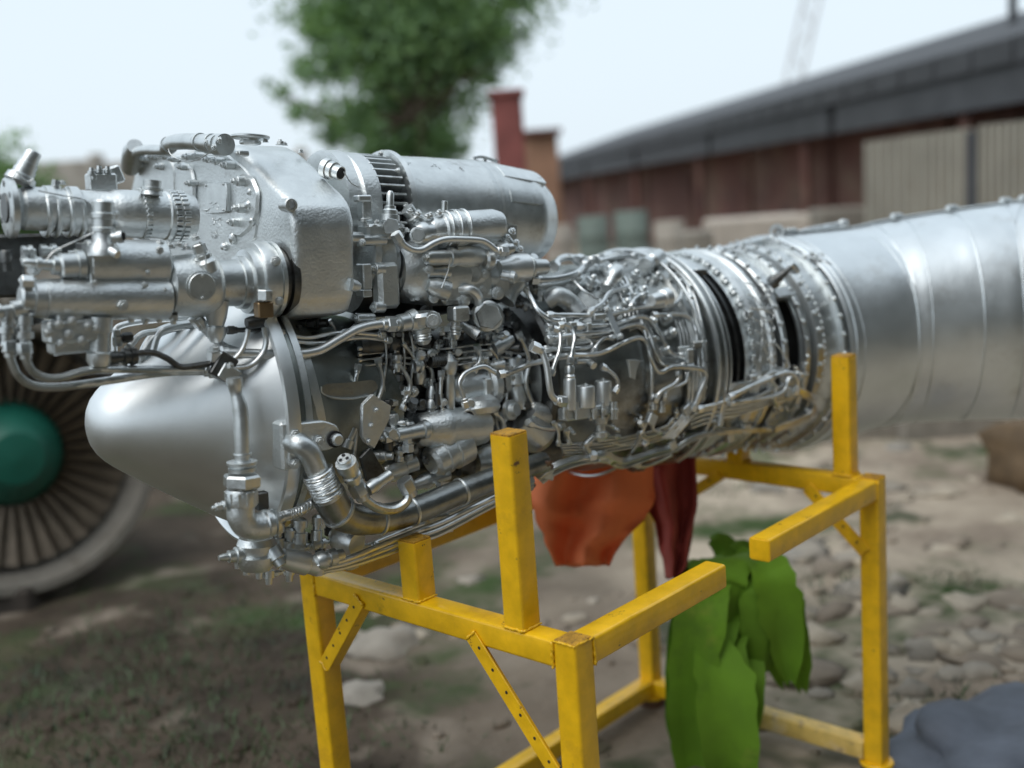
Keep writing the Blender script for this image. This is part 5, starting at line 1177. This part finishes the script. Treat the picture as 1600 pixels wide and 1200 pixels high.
L('union_stack', (676, 603, .18), (672, 665, .18), [(0, 7), (.15, 10), (.3, 10), (.32, 8), (.4, 11), (.55, 11), (.57, 8), (.65, 9), (.67, 12), (.95, 12), (1, 8)], SIL)
for (x, s_, y1) in ((702, sF, 648), (727, sF-.04, 640)):
    ps = L('strut_post', (x, y1+12, s_), (x, 553, s_), [(0, 16), (.08, 12), (.15, 9), (.35, 9), (.37, 10), (.7, 9), (.72, 11), (.82, 13), (.9, 13), (.95, 9), (1, 5)], SIL); HX('post_nut', (x, 558, s_), (x, 549, s_), 5, SIL, ps)
L('threaded_union', (671, 563, sF), (694, 562, sF), [(i/14, 10+(i % 2)*1.5) for i in range(15)], DARKM)
fcb = L('fuel_control', (650, 672, sF), (760, 664, sF), [(0, 20), (.05, 26), (.3, 30), (.34, 33), (.4, 33), (.45, 30), (.8, 32), (.95, 28), (1, 18)], CAST, None, 36)
L('rod_cylinder', (600, 684, sF+.03), (672, 669, sF+.03), [(0, 6), (.1, 9), (.25, 9), (.27, 11), (.8, 12), (.82, 15), (.92, 15), (1, 10)], SIL, fcb); HX('rod_nut', (599, 685, sF+.03), (610, 682, sF+.03), 10, SIL, fcb); bolt((598, 685, sF+.03), -AX, 5, fcb)
L('actuator', (672, 724, sF+.01), (725, 694, sF+.0), [(0, 18), (.08, 25), (.3, 27), (.32, 29), (.4, 29), (.42, 27), (.6, 27), (.62, 30), (.7, 30), (1, 30)], CAST, None, 36)
L('control_dial', (748, 620, sF), (752, 648, sF+.01), [(0, 20), (.3, 30), (.7, 32), (1, 26)], CAST, fcb, 32); L('control_knob', (792, 641, sF+.02), (808, 640, sF+.05), [(0, 12), (.2, 16), (.5, 16), (.55, 11), (1, 10)], SIL, fcb)
o, p, k_ = plug(736, 630, sF+.03, 6, 6, 14, 'small_plug'); q_ = P(733, 650, sF+.03); MB().cyl(q_-dd2*.02, q_, 11*k_, 20).build('port', SIL, fcb); MB().cyl(q_, q_+dd2*.001, 7.5*k_, 18).build('port_bore', BLACK, fcb)
BX('hex_stack', (760, 604, sF), 6, 14, 7, SIL, fcb, 2); L('stack_base', (763, 612, sF), (763, 632, sF), [(0, 8), (.3, 8), (.35, 12), (1, 12)], SIL, fcb)
L('filter_case', (815, 650, sF-.02), (846, 690, sF-.02), [(0, 30), (.2, 34), (.8, 34), (1, 24)], CAST, None, 32)
L('clamped_pipe', (640, 760, .18), (700, 740, .18), [(0, 9), (.3, 11), (.35, 13), (.5, 13), (.6, 10), (1, 10)], SIL); L('rear_casting', (620, 705, .10), (850, 690, .10), [(0, 40), (.2, 52), (.6, 56), (1, 50)], DARKM, None, 32)
L('silver_cap', (820, 696, .15), (842, 693, .17), [(0, 16), (.1, 17), (.9, 17), (1, 15)], SMO)
BX('arm_link', (640, 655, .17), 46, 9, 6, DARKM, None, 3, rotdeg=6); bolt((632, 660, .185), SD, 6, eng); L('link_rod', (628, 650, .18), (640, 612, .18), [(0, 5), (.5, 5), (.55, 8), (.9, 8), (1, 5)], SIL); bolt((646, 612, .19), SD, 7, eng)
braided([(858, 698), (872, 706), (890, 702), (905, 690), (918, 678), (930, 668)], 7, .16)
braided([(940, 690), (925, 696), (910, 690), (908, 678), (918, 668), (935, 666)], 5, .15)

# ---------------------------------------------------------------- pipes round the combustor (survey points of the photograph, hugging the casing)
O2 = (780, 370); q4 = .25
def PC(pts, r, h=.012, **k): return pipe(pts, r*1.12, R=CB+h, off=O2, sc_=q4, **k)
PC([(200, 270), (350, 265), (480, 230), (545, 170)], 4.5, .02)
PC([(150, 300), (190, 370), (240, 460), (330, 520), (430, 525)], 3.6, .02)
PC([(300, 490), (640, 490), (760, 470), (900, 440), (1060, 432), (1120, 400), (1138, 340), (1120, 280), (1080, 250)], 3.2, .022)
PC([(560, 470), (640, 420), (690, 350), (790, 315), (795, 280), (760, 240), (690, 190)], 3.2, .03)
PC([(480, 560), (700, 550), (800, 520), (880, 500), (940, 520), (1000, 600), (1050, 690), (1090, 735), (1160, 742)], 3.4, .018)
PC([(300, 640), (480, 610), (700, 590), (800, 560), (870, 550), (930, 590), (970, 700), (1010, 780), (1060, 805), (1170, 800)], 3.2, .02)
PC([(0, 860), (60, 850), (180, 800), (260, 782), (400, 742), (600, 735), (700, 700), (780, 660), (870, 632), (920, 660), (950, 760), (985, 835), (1020, 845), (1090, 815), (1250, 825), (1290, 870), (1250, 980), (1210, 1080)], 3.4, .035)
PC([(590, 730), (610, 680), (650, 640), (720, 625)], 3, .02)
PC([(280, 705), (450, 700), (560, 692), (580, 670), (560, 640), (500, 612)], 3.4, .01)
PC([(960, 490), (1100, 485), (1180, 500), (1220, 560), (1240, 660), (1250, 860)], 3, .02)
PC([(1080, 180), (1150, 260), (1190, 350), (1230, 500), (1262, 640), (1280, 840)], 3, .02)
PC([(1100, 170), (1200, 330), (1250, 480), (1280, 640), (1294, 760)], 2.4, .014, nuts=0)
for i in range(4): PC([(1190+i*24, 830), (1186+i*24, 930), (1180+i*23, 1010), (1150+i*22, 1100), (1090+i*22, 1180), (1020+i*22, 1260)], 2.8, .014+.004*i, nuts=0)
PC([(340, 575), (372, 590), (382, 640), (372, 720), (345, 800), (325, 860)], 3, .045)
PC([(370, 555), (410, 548), (450, 570), (470, 620), (460, 700), (442, 790)], 3.2, .05)
PC([(1120, 840), (1122, 880), (1090, 920), (1020, 960), (985, 1000), (975, 1030)], 3, .03)
PC([(1180, 850), (1170, 900), (1120, 930), (1060, 950), (1035, 990), (1028, 1020)], 2.8, .028)
PC([(640, 810), (690, 840), (730, 880), (742, 930), (720, 970)], 3, .03)
PC([(830, 440), (840, 400), (880, 370), (920, 365)], 3, .03); PC([(560, 160), (640, 130), (760, 100), (880, 105), (980, 150)], 4, .02); PC([(620, 150), (760, 125), (860, 120)], 3, .03)
PC([(660, 130), (800, 90), (960, 110), (1060, 170)], 5, .012); PC([(340, 190), (380, 140), (440, 128), (520, 150)], 5, .02)
PC([(300, 560), (500, 545), (690, 548)], 3, .008); PC([(400, 620), (560, 600), (700, 575)], 2.6, .012); PC([(330, 665), (480, 655), (560, 640)], 2.6, .004)
PC([(470, 540), (600, 470), (640, 430)], 2.6, .012); PC([(450, 260), (520, 330), (600, 380), (640, 400)], 2, .01, nuts=0)
# thick feed hoses
pipe([(832, 541), (846, 549), (854, 572), (858, 600), (862, 618), (872, 626), (882, 627)], 5.2, R=CB+.06, name='feed_pipe', m=SMO, seg=12)
pipe([(729, 635), (722, 612), (718, 598), (726, 584), (742, 576), (757, 573), (770, 580), (785, 586), (805, 580), (841, 565), (870, 560), (900, 556)], 3.8, R=CB+.02, name='feed_pipe', m=SMO, seg=10)
# ring manifolds
def AXring(u, R, r, a0, a1, name='ring_manifold', m=PIPE):
    pts = []
    for i in range(49):
        th = rad(a0+(a1-a0)*i/48); pts.append(ET+AX*u+(SD*math.sin(th)+EU*math.cos(th))*R)
    return MB().sweep(pts, r, 8).build(name, m, eng)
AXring(uA(1118, .3), .312, .007, -80, 150); AXring(uA(1096, .3), .318, .0045, -60, 85); AXring(uA(1128, .3), .318, .0035, -60, 140); AXring(uA(1010, .28), .300, .005, 60, 200)
# casings studs and boxes on the combustor
cbx = MB()
def onC(x, y, h=0): return surf(O2[0]+x*q4, O2[1]+y*q4, CB+h)
def radial(p): q = p-ET; return (q-AX*q.dot(AX)).normalized()
def stubC(x, y, prof, Lp=18, m=SIL, name='injector', tilt=(0, 0), par=None):
    p = onC(x, y, -.012); d = (radial(p)+AX*tilt[0]+EU*tilt[1]).normalized(); k_ = mpp(p)
    return MB().lathe(p, p+d*Lp*k_, [(t, r*k_) for t, r in prof], 16).build(name, m, par or eng)
IN = [(0, 9), (.3, 9), (.32, 7), (.5, 7), (.52, 8.5), (.7, 8.5), (.72, 5), (.9, 5), (1, 3)]
for (x, y) in ((680, 330), (620, 460), (1010, 540), (1040, 620), (1000, 720), (960, 300), (830, 290), (560, 320), (470, 300), (1150, 430), (1090, 340), (760, 450), (850, 440), (700, 500), (870, 380), (760, 390), (920, 560), (610, 560)): stubC(x, y, IN, 24, tilt=(.1, .1))
L('turned_unit', (1018, 470, .26), (1046, 464, .24), [(0, 8), (.2, 11), (.5, 11), (.55, 14), (.8, 16), (1, 10)], SMO)
L('ribbed_unit', (948, 452, .2), (966, 420, .17), [(0, 9), (.1, 12), (.2, 9), (.3, 12), (.4, 9), (.5, 13), (.8, 14), (1, 10)], SIL); L('ribbed_unit', (1008, 415, .15), (1030, 400, .12), [(0, 12), (.2, 12), (.25, 9), (.4, 9), (.45, 12), (1, 12)], SIL)
L('cap_pair', (925, 412, .1), (925, 400, .1), [(0, 9), (.5, 9), (.6, 12), (1, 10)], SIL); L('cap_pair', (935, 410, .08), (935, 398, .08), [(0, 8), (.5, 8), (.6, 11), (1, 9)], SIL)
L('igniter_box', (1028, 415, .14), (1048, 408, .1), [(0, 10), (.3, 10), (.35, 8), (1, 8)], SIL)
# arched duct in front of the combustor
ad = smooth([surf(828, 445, .262), surf(850, 452, .262), surf(880, 450, .262), surf(905, 440, .26), surf(925, 425, .258)], 6); MB().sweep(ad, .030, 18).build('bleed_duct', CAST, eng)
MB().sweep(smooth([surf(855, 470, .25), surf(870, 462, .27), surf(890, 472, .26), surf(905, 490, .25)], 6), .024, 16).build('bleed_duct', CAST, eng)
AXL('front_frame', [(uA(845, .2), .12), (uA(850, .2), .235), (uA(856, .2), .24), (uA(862, .2), .235), (uA(866, .2), .15)], DARKM, comb)
# diagonal strap bracket
sb = MB().prism([onC(655, 440, .035), onC(690, 440, .035), onC(775, 630, .035), onC(742, 640, .035)], -radial(onC(700, 540))*.006, .001).build('strap_bracket', SIL, eng)
for (x, y) in ((672, 452), (758, 622)): bolt(onC(x, y, .036), radial(onC(x, y)), 4, sb)
bkb = mat('black_clip', (.05, .05, .052), .3, .5, 20, .2)
for i in range(5): x, y = 700+i*13, 520+i*28; BX('clip', onC(x+0, y+10, .018), 7, 3.4, 4, DARKM, sb, 1)
for (x, y, a, b) in ((1245, 670, 15, 5), (1185, 745, 7, 12), (1190, 815, 7, 5), (455, 545, 7, 4), (620, 500, 12, 5), (640, 440, 6, 6), (1085, 250, 6, 6), (860, 370, 9, 5)): BX('pipe_clip', onC(x, y, .024), a, b, 5, SIL, None, 1.5)
for (x, y) in ((1090, 330), (1152, 430), (1168, 500), (1000, 640), (1040, 690), (620, 300), (1270, 1020), (1330, 1010), (790, 180), (720, 178), (860, 190), (1200, 560), (1195, 690)): bolt(onC(x, y, 0), radial(onC(x, y)), 3.6, comb)
# solenoid cluster
so_ = BX('solenoid_block', (914, 643, .30), 46, 9, 12, CAST, None, 2)
for (x, y0, y1, r, s_) in ((890, 636, 590, 10, .32), (915, 632, 602, 14.5, .32), (942, 628, 594, 13.5, .30)):
    c = L('solenoid', (x, y0+4, s_), (x, y1, s_), [(0, r), (.05, r*1.02), (.9, r), (.96, r*.95), (1, r*.8)], SMO, so_); bolt((x, y1+1, s_), EU, 3.5, c)
for x in (882, 901, 928, 942, 957, 962): L('block_stud', (x, 655, .325), (x, 628, .325), [(0, 3.4), (.4, 3.4), (.42, 5), (.6, 5), (.62, 3.4), (1, 3)], SIL, so_)
L('inlet_neck', (890, 592, .32), (890, 570, .32), [(0, 8), (.2, 9), (.4, 6), (.45, 8), (.8, 8), (1, 5)], SIL, so_); L('lower_neck', (938, 650, .3), (938, 688, .3), [(0, 12), (.3, 11), (.35, 8), (.6, 8), (.65, 11), (.85, 11), (1, 6)], SIL, so_)
CY('side_screw', (920, 566, .3), (928, 572, .32), 6, SIL, so_); pipe([(900, 566), (918, 565), (930, 570)], 4, s=.3, nuts=0)
# dark sensor with block
sn = L('sensor_can', (1003, 540, .24), (1003, 632, .27), [(0, 9), (.3, 9), (.32, 14), (.55, 14), (.57, 8), (.62, 10), (.92, 10), (1, 7)], DARKM); MB().prism([P(*q, .28) for q in [(982, 562), (1012, 562), (1025, 588), (1010, 604), (985, 590)]], -SD*.03, .003).build('sensor_block', CAST, sn)
for (x, y) in ((1021, 628), (1034, 632)): L('cable_union', (x, y+12, .3), (x, y-12, .3), [(0, 6), (.3, 6), (.32, 4.5), (.5, 4.5), (.52, 6), (.8, 6), (1, 4)], SIL)
O3 = (780, 520)
def PB(pts, r, h=.02, **k): return pipe(pts, r, R=CB+h, off=O3, sc_=q4, **k)
for i in range(6):
    dy = i*17; PB([(230+i*8, 900+dy*.4), (330, 830+dy*.7), (430, 790+dy*.6), (560, 765+dy*.5), (660, 745+dy*.7), (760, 790+dy*.6), (860, 770+dy*.5), (980, 730+dy*.5), (1100, 700+dy*.4), (1180, 650+dy*.4), (1270, 620+dy*.3), (1380, 605+dy*.3), (1520, 600+dy*.25), (1700, 590+dy*.2)], 3.2, .028+.004*(i % 3), nuts=0, name='lower_pipe')
for i in range(5):
    dy = i*26; PB([(1190, 490+dy), (1260, 465+dy), (1330, 450+dy*.95), (1400, 432+dy*.9), (1480, 430+dy*.8), (1600, 400+dy*.75), (1720, 350+dy*.8), (1840, 310+dy*.9)], 3.0, .028, nuts=0, name='lower_pipe')
PB([(1240, 480), (1400, 430), (1500, 380), (1620, 310), (1700, 250), (1790, 245), (1880, 260)], 3.6, .03)
PB([(780, 820), (900, 835), (1000, 800), (1080, 760)], 3, .03, nuts=0); PB([(880, 560), (900, 600), (880, 640), (930, 680), (900, 700)], 2.8, .03); PB([(960, 560), (960, 600), (1010, 625)], 2.6, .03)
PB([(560, 740), (540, 700), (590, 650), (640, 640)], 5, .03, nuts=0); PB([(420, 610), (430, 650), (440, 690)], 2.6, .03); PB([(340, 560), (370, 620), (370, 700)], 2.6, .03)
PB([(180, 560), (250, 590), (330, 600), (400, 580)], 4, .0, nuts=1); PB([(700, 690), (800, 700), (900, 680)], 3, .01, nuts=0); PB([(560, 770), (640, 760), (700, 800)], 5, .03, nuts=1)
for (x, y, a, b) in ((1385, 500, 5, 22), (1440, 650, 7, 9), (1540, 600, 9, 8), (640, 770, 8, 8), (850, 820, 9, 6), (1080, 700, 7, 8), (300, 880, 12, 9), (1170, 480, 8, 8), (620, 640, 7, 9), (950, 540, 9, 9)): BX('pipe_clip', surf(O3[0]+x*q4, O3[1]+y*q4, CB+.03), a, b, 5, SIL, None, 1.5, rotdeg=random.uniform(-30, 30))
RSTP = mat('rust_stained_paint', (.24, .16, .12), .6, .5, 30, .4, .4, 60)
for (x, y) in ((300, 830), (330, 840), (280, 810), (840, 835), (880, 830), (1060, 770)): MB().blob(surf(O3[0]+x*q4, O3[1]+y*q4, CB+.02), (.02, .02, .014), 10, .4, 1, x).build('rusty_lump', RSTP, eng)
# wires and pipes over the turbine rings
O1 = (1000, 340)
def PT(pts, r, h=.015, **k): return pipe(pts, r, R=.31+h, off=O1, sc_=q4, **k)
for i in range(7):
    y0 = 330+i*75; PT([(640+i*16, y0), (690+i*14, y0+20), (740+i*10, y0+70), (800+i*5, y0+90), (830+i*3, y0+140), (800+i*2, y0+170)], 1.1, .008+.003*(i % 2), nuts=0, name='thin_wire')
    PT([(700+i*12, y0+30), (760+i*8, y0+100), (800+i*4, y0+60)], .9, .014, nuts=0, name='thin_wire')
PT([(800, 780), (850, 790), (900, 860), (935, 930), (900, 945), (830, 920), (800, 880)], 1.4, .02, nuts=0, name='thin_wire')
PT([(560, 1120), (700, 1050), (800, 1010), (900, 970), (960, 985), (985, 1040), (970, 1100)], 3.6, .03); PT([(560, 1160), (700, 1140), (820, 1120), (900, 1080), (930, 1000)], 3.2, .03); PT([(800, 1000), (850, 1060), (840, 1140), (880, 1200)], 2.6, .02)
PT([(650, 580), (700, 570), (770, 575), (830, 600)], 1.6, .02, nuts=0); PT([(740, 560), (760, 640), (765, 760), (750, 900)], 1.2, .012, nuts=0, name='thin_wire')
for i in range(5): PT([(960+i*10, 1060+i*12), (1040+i*8, 1090+i*14), (1090+i*4, 1150+i*12), (1060, 1220+i*10), (960, 1270+i*8), (840, 1310+i*6)], 2.8, .02, nuts=0, name='lower_pipe')
for (x, y, a, b) in ((680, 600, 5, 5), (700, 1000, 8, 5), (900, 985, 6, 9), (930, 1090, 8, 8), (1000, 985, 5, 4), (1030, 920, 4, 4)): BX('pipe_clip', surf(O1[0]+x*q4, O1[1]+y*q4, .33), a, b, 5, SIL, None, 1.5)
L('igniter', (1203, 445, .24), (1238, 416, .28), [(0, 9), (.1, 11), (.25, 11), (.27, 8), (.45, 8), (.47, 6), (.7, 6), (.72, 4), (1, 4)], DARKM); bolt((1240, 422, .28), AX, 5, eng)
L('igniter_nut', (1236, 412, .28), (1246, 424, .28), [(0, 4), (.4, 6), (1, 5)], SIL); 
MB().prism([surf(*q, .312) for q in [(1208, 452), (1232, 446), (1245, 458), (1218, 464)]], radial(surf(1225, 455, .3))*-.01, .001).build('window_bridge', SIL, eng)
MB().prism([surf(*q, .312) for q in [(1066, 424), (1072, 420), (1082, 444), (1076, 450)]], radial(surf(1072, 435, .3))*-.006, .001).build('flange_tab', SIL, eng)
pipe([(1098, 402), (1120, 392), (1140, 386), (1165, 384), (1180, 380)], 3.5, s=.0); pipe([(1115, 404), (1140, 394), (1160, 388)], 2.5, s=.03)
for (x, y) in ((1118, 402), (1140, 392), (1160, 386), (1062, 404), (1090, 400)): bolt((x, y, .02), EU, 4, eng)
for (x, y) in ((1268, 398), (1275, 402), (1283, 400), (1290, 398), (1280, 408), (1296, 404)): bolt(surf(x, y, .335), radial(surf(x, y, .3)), 4, duct); 
pipe([(1255, 395), (1268, 404), (1282, 406), (1296, 412), (1308, 420)], 2, R=.338, nuts=0, par=duct)

# ---------------------------------------------------------------- small fittings filling the shaded middle of the engine
rnd = random.Random(31)
def fill(x0, x1, y0, y1, s0, s1, n, rmin, rmax, m=DARKM):  # dark default puts crevice shade into the filler colour
    for i in range(n):
        x, y, s_ = rnd.uniform(x0, x1), rnd.uniform(y0, y1), rnd.uniform(s0, s1); p = P(x, y, s_)
        k_ = mpp(p); d = rnd.choice([AX, EU, SD, -EU, (SD+EU).normalized(), (AX+SD).normalized(), (SD-AX*.6).normalized()]); r = rnd.uniform(rmin, rmax)*k_; ln_ = r*rnd.uniform(1.6, 4)
        pr = rnd.choice([[(0, 1), (.3, 1), (.32, .75), (.5, .75), (.52, 1.1), (.75, 1.1), (.78, .6), (1, .5)], [(0, .9), (.1, 1), (.5, 1), (.55, .7), (1, .7)], [(0, .7), (.4, .7), (.42, 1), (.9, 1), (1, .8)]])
        mb = MB().lathe(p-d*ln_/2, p+d*ln_/2, [(t, q*r) for t, q in pr], rnd.choice([6, 12, 14])); mb.build('small_fitting', rnd.choice([m, SIL, DARKM, CAST]), eng)
def fillp(x0, x1, y0, y1, s0, s1, n, r, m=DARKM, ln_=40):
    for i in range(n):
        x, y, s_ = rnd.uniform(x0, x1), rnd.uniform(y0, y1), rnd.uniform(s0, s1); a = rnd.uniform(0, 2*PI); pts = [(x, y)]
        for _ in range(3): a += rnd.uniform(-.9, .9); x += math.cos(a)*ln_*.4; y += math.sin(a)*ln_*.4; pts.append((x, y))
        pipe(pts, rnd.uniform(r*.6, r), s=s_, m=rnd.choice([m, PIPE, SIL]), name='small_pipe', n=5, seg=7)
fill(560, 850, 505, 730, .13, .19, 90, 5, 12); fillp(540, 850, 505, 740, .15, .19, 20, 2.8); fill(560, 850, 520, 600, .15, .2, 30, 4, 8, SIL); fill(590, 700, 600, 760, .17, .22, 24, 5, 11, CAST)
fill(640, 850, 390, 520, .12, .18, 40, 5, 10, SIL); fill(420, 560, 505, 560, .08, .16, 14, 5, 10); fillp(400, 640, 505, 560, .1, .17, 12, 3)
fill(400, 520, 825, 900, .16, .2, 22, 5, 9, SIL); fill(590, 840, 690, 760, .12, .18, 26, 5, 10)
fill(30, 200, 495, 545, .14, .19, 16, 5, 9, SIL); fill(10, 130, 385, 440, .1, .16, 10, 6, 12, SIL)
def fillC(x0, x1, y0, y1, n, rmin, rmax, h=.0):  # random filler fittings strewn over the combustor casing
    for i in range(n):
        p = surf(rnd.uniform(x0, x1), rnd.uniform(y0, y1), CB+h); k_ = mpp(p); d = (radial(p)+AX*rnd.uniform(-.5, .5)).normalized(); r = rnd.uniform(rmin, rmax)*k_
        q = rnd.random()
        if q < .5: MB().lathe(p-d*.01, p+d*r*2.6, [(0, r), (.4, r), (.42, r*.7), (.6, r*.7), (.62, r*.9), (.85, r*.9), (1, r*.4)], rnd.choice([6, 12])).build('casing_fitting', SIL, eng)
        else:
            t_ = (AX*rnd.uniform(-1, 1)+AX.cross(radial(p))*rnd.uniform(-1, 1)).normalized(); MB().lathe(p-t_*r*2+d*.008, p+t_*r*2+d*.008, [(0, r*.6), (.3, r*.6), (.32, r), (.6, r), (.62, r*.7), (1, r*.7)], rnd.choice([6, 12])).build('casing_fitting', rnd.choice([SIL, CAST]), eng)
fillC(860, 1060, 408, 500, 16, 3, 5); fillC(840, 1060, 500, 560, 8, 3, 5); fillC(860, 1080, 640, 720, 12, 3, 5, .0); fillC(1180, 1250, 560, 660, 14, 3, 5)
def fillCp(x0, x1, y0, y1, n, r, h):
    for i in range(n):
        x, y = rnd.uniform(x0, x1), rnd.uniform(y0, y1); a = rnd.uniform(0, 2*PI); pts = [(x, y)]
        for _ in range(3): a += rnd.uniform(-1, 1); x += math.cos(a)*14; y += math.sin(a)*10; pts.append((x, y))
        pipe(pts, rnd.uniform(r*.6, r), R=CB+h+rnd.uniform(-.008, .012), name='small_pipe', n=5, seg=7)
fillCp(850, 1080, 405, 500, 5, 2.0, .0); fillCp(850, 1090, 640, 725, 12, 2.4, .01)
for o in list(sc.objects):
    if o.type == 'MESH' and o.parent is None and 'kind' not in o and 'label' not in o: print('UNLABELLED', o.name)

for (n_, a_, b_, pr, m_) in (('pump_body', (560, 540, .16), (640, 532, .16), [(0, 14), (.1, 18), (.5, 18), (.52, 22), (.6, 22), (.62, 16), (1, 14)], DARKM), ('pump_body', (700, 610, .15), (790, 596, .15), [(0, 22), (.1, 28), (.6, 28), (.65, 33), (.75, 33), (.8, 26), (1, 20)], CAST),
   ('hose_body', (800, 560, .16), (812, 640, .18), [(0, 14), (.2, 18), (.5, 18), (.55, 13), (.8, 15), (1, 10)], SIL), ('valve_body', (770, 545, .18), (800, 530, .18), [(0, 12), (.3, 14), (.35, 10), (.7, 12), (1, 8)], SIL), ('valve_body', (560, 660, .16), (600, 650, .18), [(0, 14), (.4, 14), (.45, 10), (1, 12)], SIL),
   ('valve_body', (655, 560, .17), (655, 600, .17), [(0, 12), (.3, 12), (.35, 9), (.7, 11), (1, 7)], SIL), ('small_pump', (600, 740, .17), (650, 722, .18), [(0, 14), (.2, 18), (.6, 18), (.65, 13), (1, 13)], SIL), ('small_pump', (740, 720, .17), (800, 700, .17), [(0, 20), (.2, 24), (.7, 24), (.8, 18), (1, 16)], CAST),
   ('small_pump', (830, 640, .2), (860, 655, .2), [(0, 12), (.3, 16), (.7, 16), (1, 10)], CAST), ('valve_body', (540, 700, .2), (552, 668, .2), [(0, 10), (.4, 10), (.45, 7), (1, 8)], SIL)):
    L(n_, a_, b_, pr, m_)
for pts in ([(436, 520), (480, 528), (530, 520), (600, 524)], [(430, 532), (500, 536), (560, 528), (610, 532)], [(590, 560), (598, 600), (588, 640), (600, 680)], [(770, 640), (786, 660), (784, 690), (800, 712)], [(690, 580), (688, 620), (694, 650)], [(560, 570), (552, 620), (556, 680), (548, 740)], [(810, 520), (826, 560), (822, 600), (836, 640)], [(618, 560), (640, 600), (628, 640)], [(745, 540), (750, 560), (740, 580)]): pipe(pts, 3.6, s=.2)

# ordered runs clipped side by side
for i in range(5): PC([(290+i*4, 585+i*27), (430, 572+i*26), (560, 556+i*25), (690, 536+i*24)], 2.0, .006+.002*(i % 2), nuts=0, name='clipped_pipe')
for i in range(4): PC([(790+i*6, 545+i*14), (880-i*4, 520+i*16), (935-i*8, 560+i*16), (975-i*9, 650+i*14), (1015-i*9, 735+i*12), (1060-i*6, 760+i*14), (1165, 752+i*13)], 1.9, .008, nuts=0, name='clipped_pipe')
for i in range(4): PC([(600+i*26, 170-i*4), (680+i*26, 230), (740+i*26, 320), (775+i*26, 420), (790+i*26, 500)], 1.9, .004, nuts=0, name='clipped_pipe')
for i in range(4): PC([(1100+i*22, 520), (1130+i*22, 620), (1140+i*22, 740), (1136+i*22, 850)], 1.8, .003, nuts=0, name='clipped_pipe')
for i in range(5): PB([(380+i*6, 700+i*16), (520, 690+i*18), (680, 670+i*18), (840, 640+i*18), (1000, 600+i*17), (1120, 540+i*16)], 2.0, .010, nuts=0, name='clipped_pipe')
for i in range(4): pipe([(600+i*14, 520), (604+i*14, 560), (600+i*14, 600), (606+i*14, 640)], 2.0, s=.185, name='clipped_pipe')
for i in range(4): pipe([(560, 545+i*9), (620, 540+i*9), (680, 546+i*9), (760, 538+i*9), (820, 545+i*9)], 1.9, s=.175, name='clipped_pipe')
for i in range(3): pipe([(760+i*12, 560), (768+i*12, 610), (764+i*12, 660), (780+i*12, 700)], 2.2, s=.185, name='clipped_pipe')
for (x, y, a_, b_) in ((560, 600, 5, 16), (430, 620, 5, 16), (955, 640, 9, 5), (1150, 700, 12, 4)): BX('pipe_clip', onC(x, y, .016), a_, b_, 3, SIL, None, 1.2)
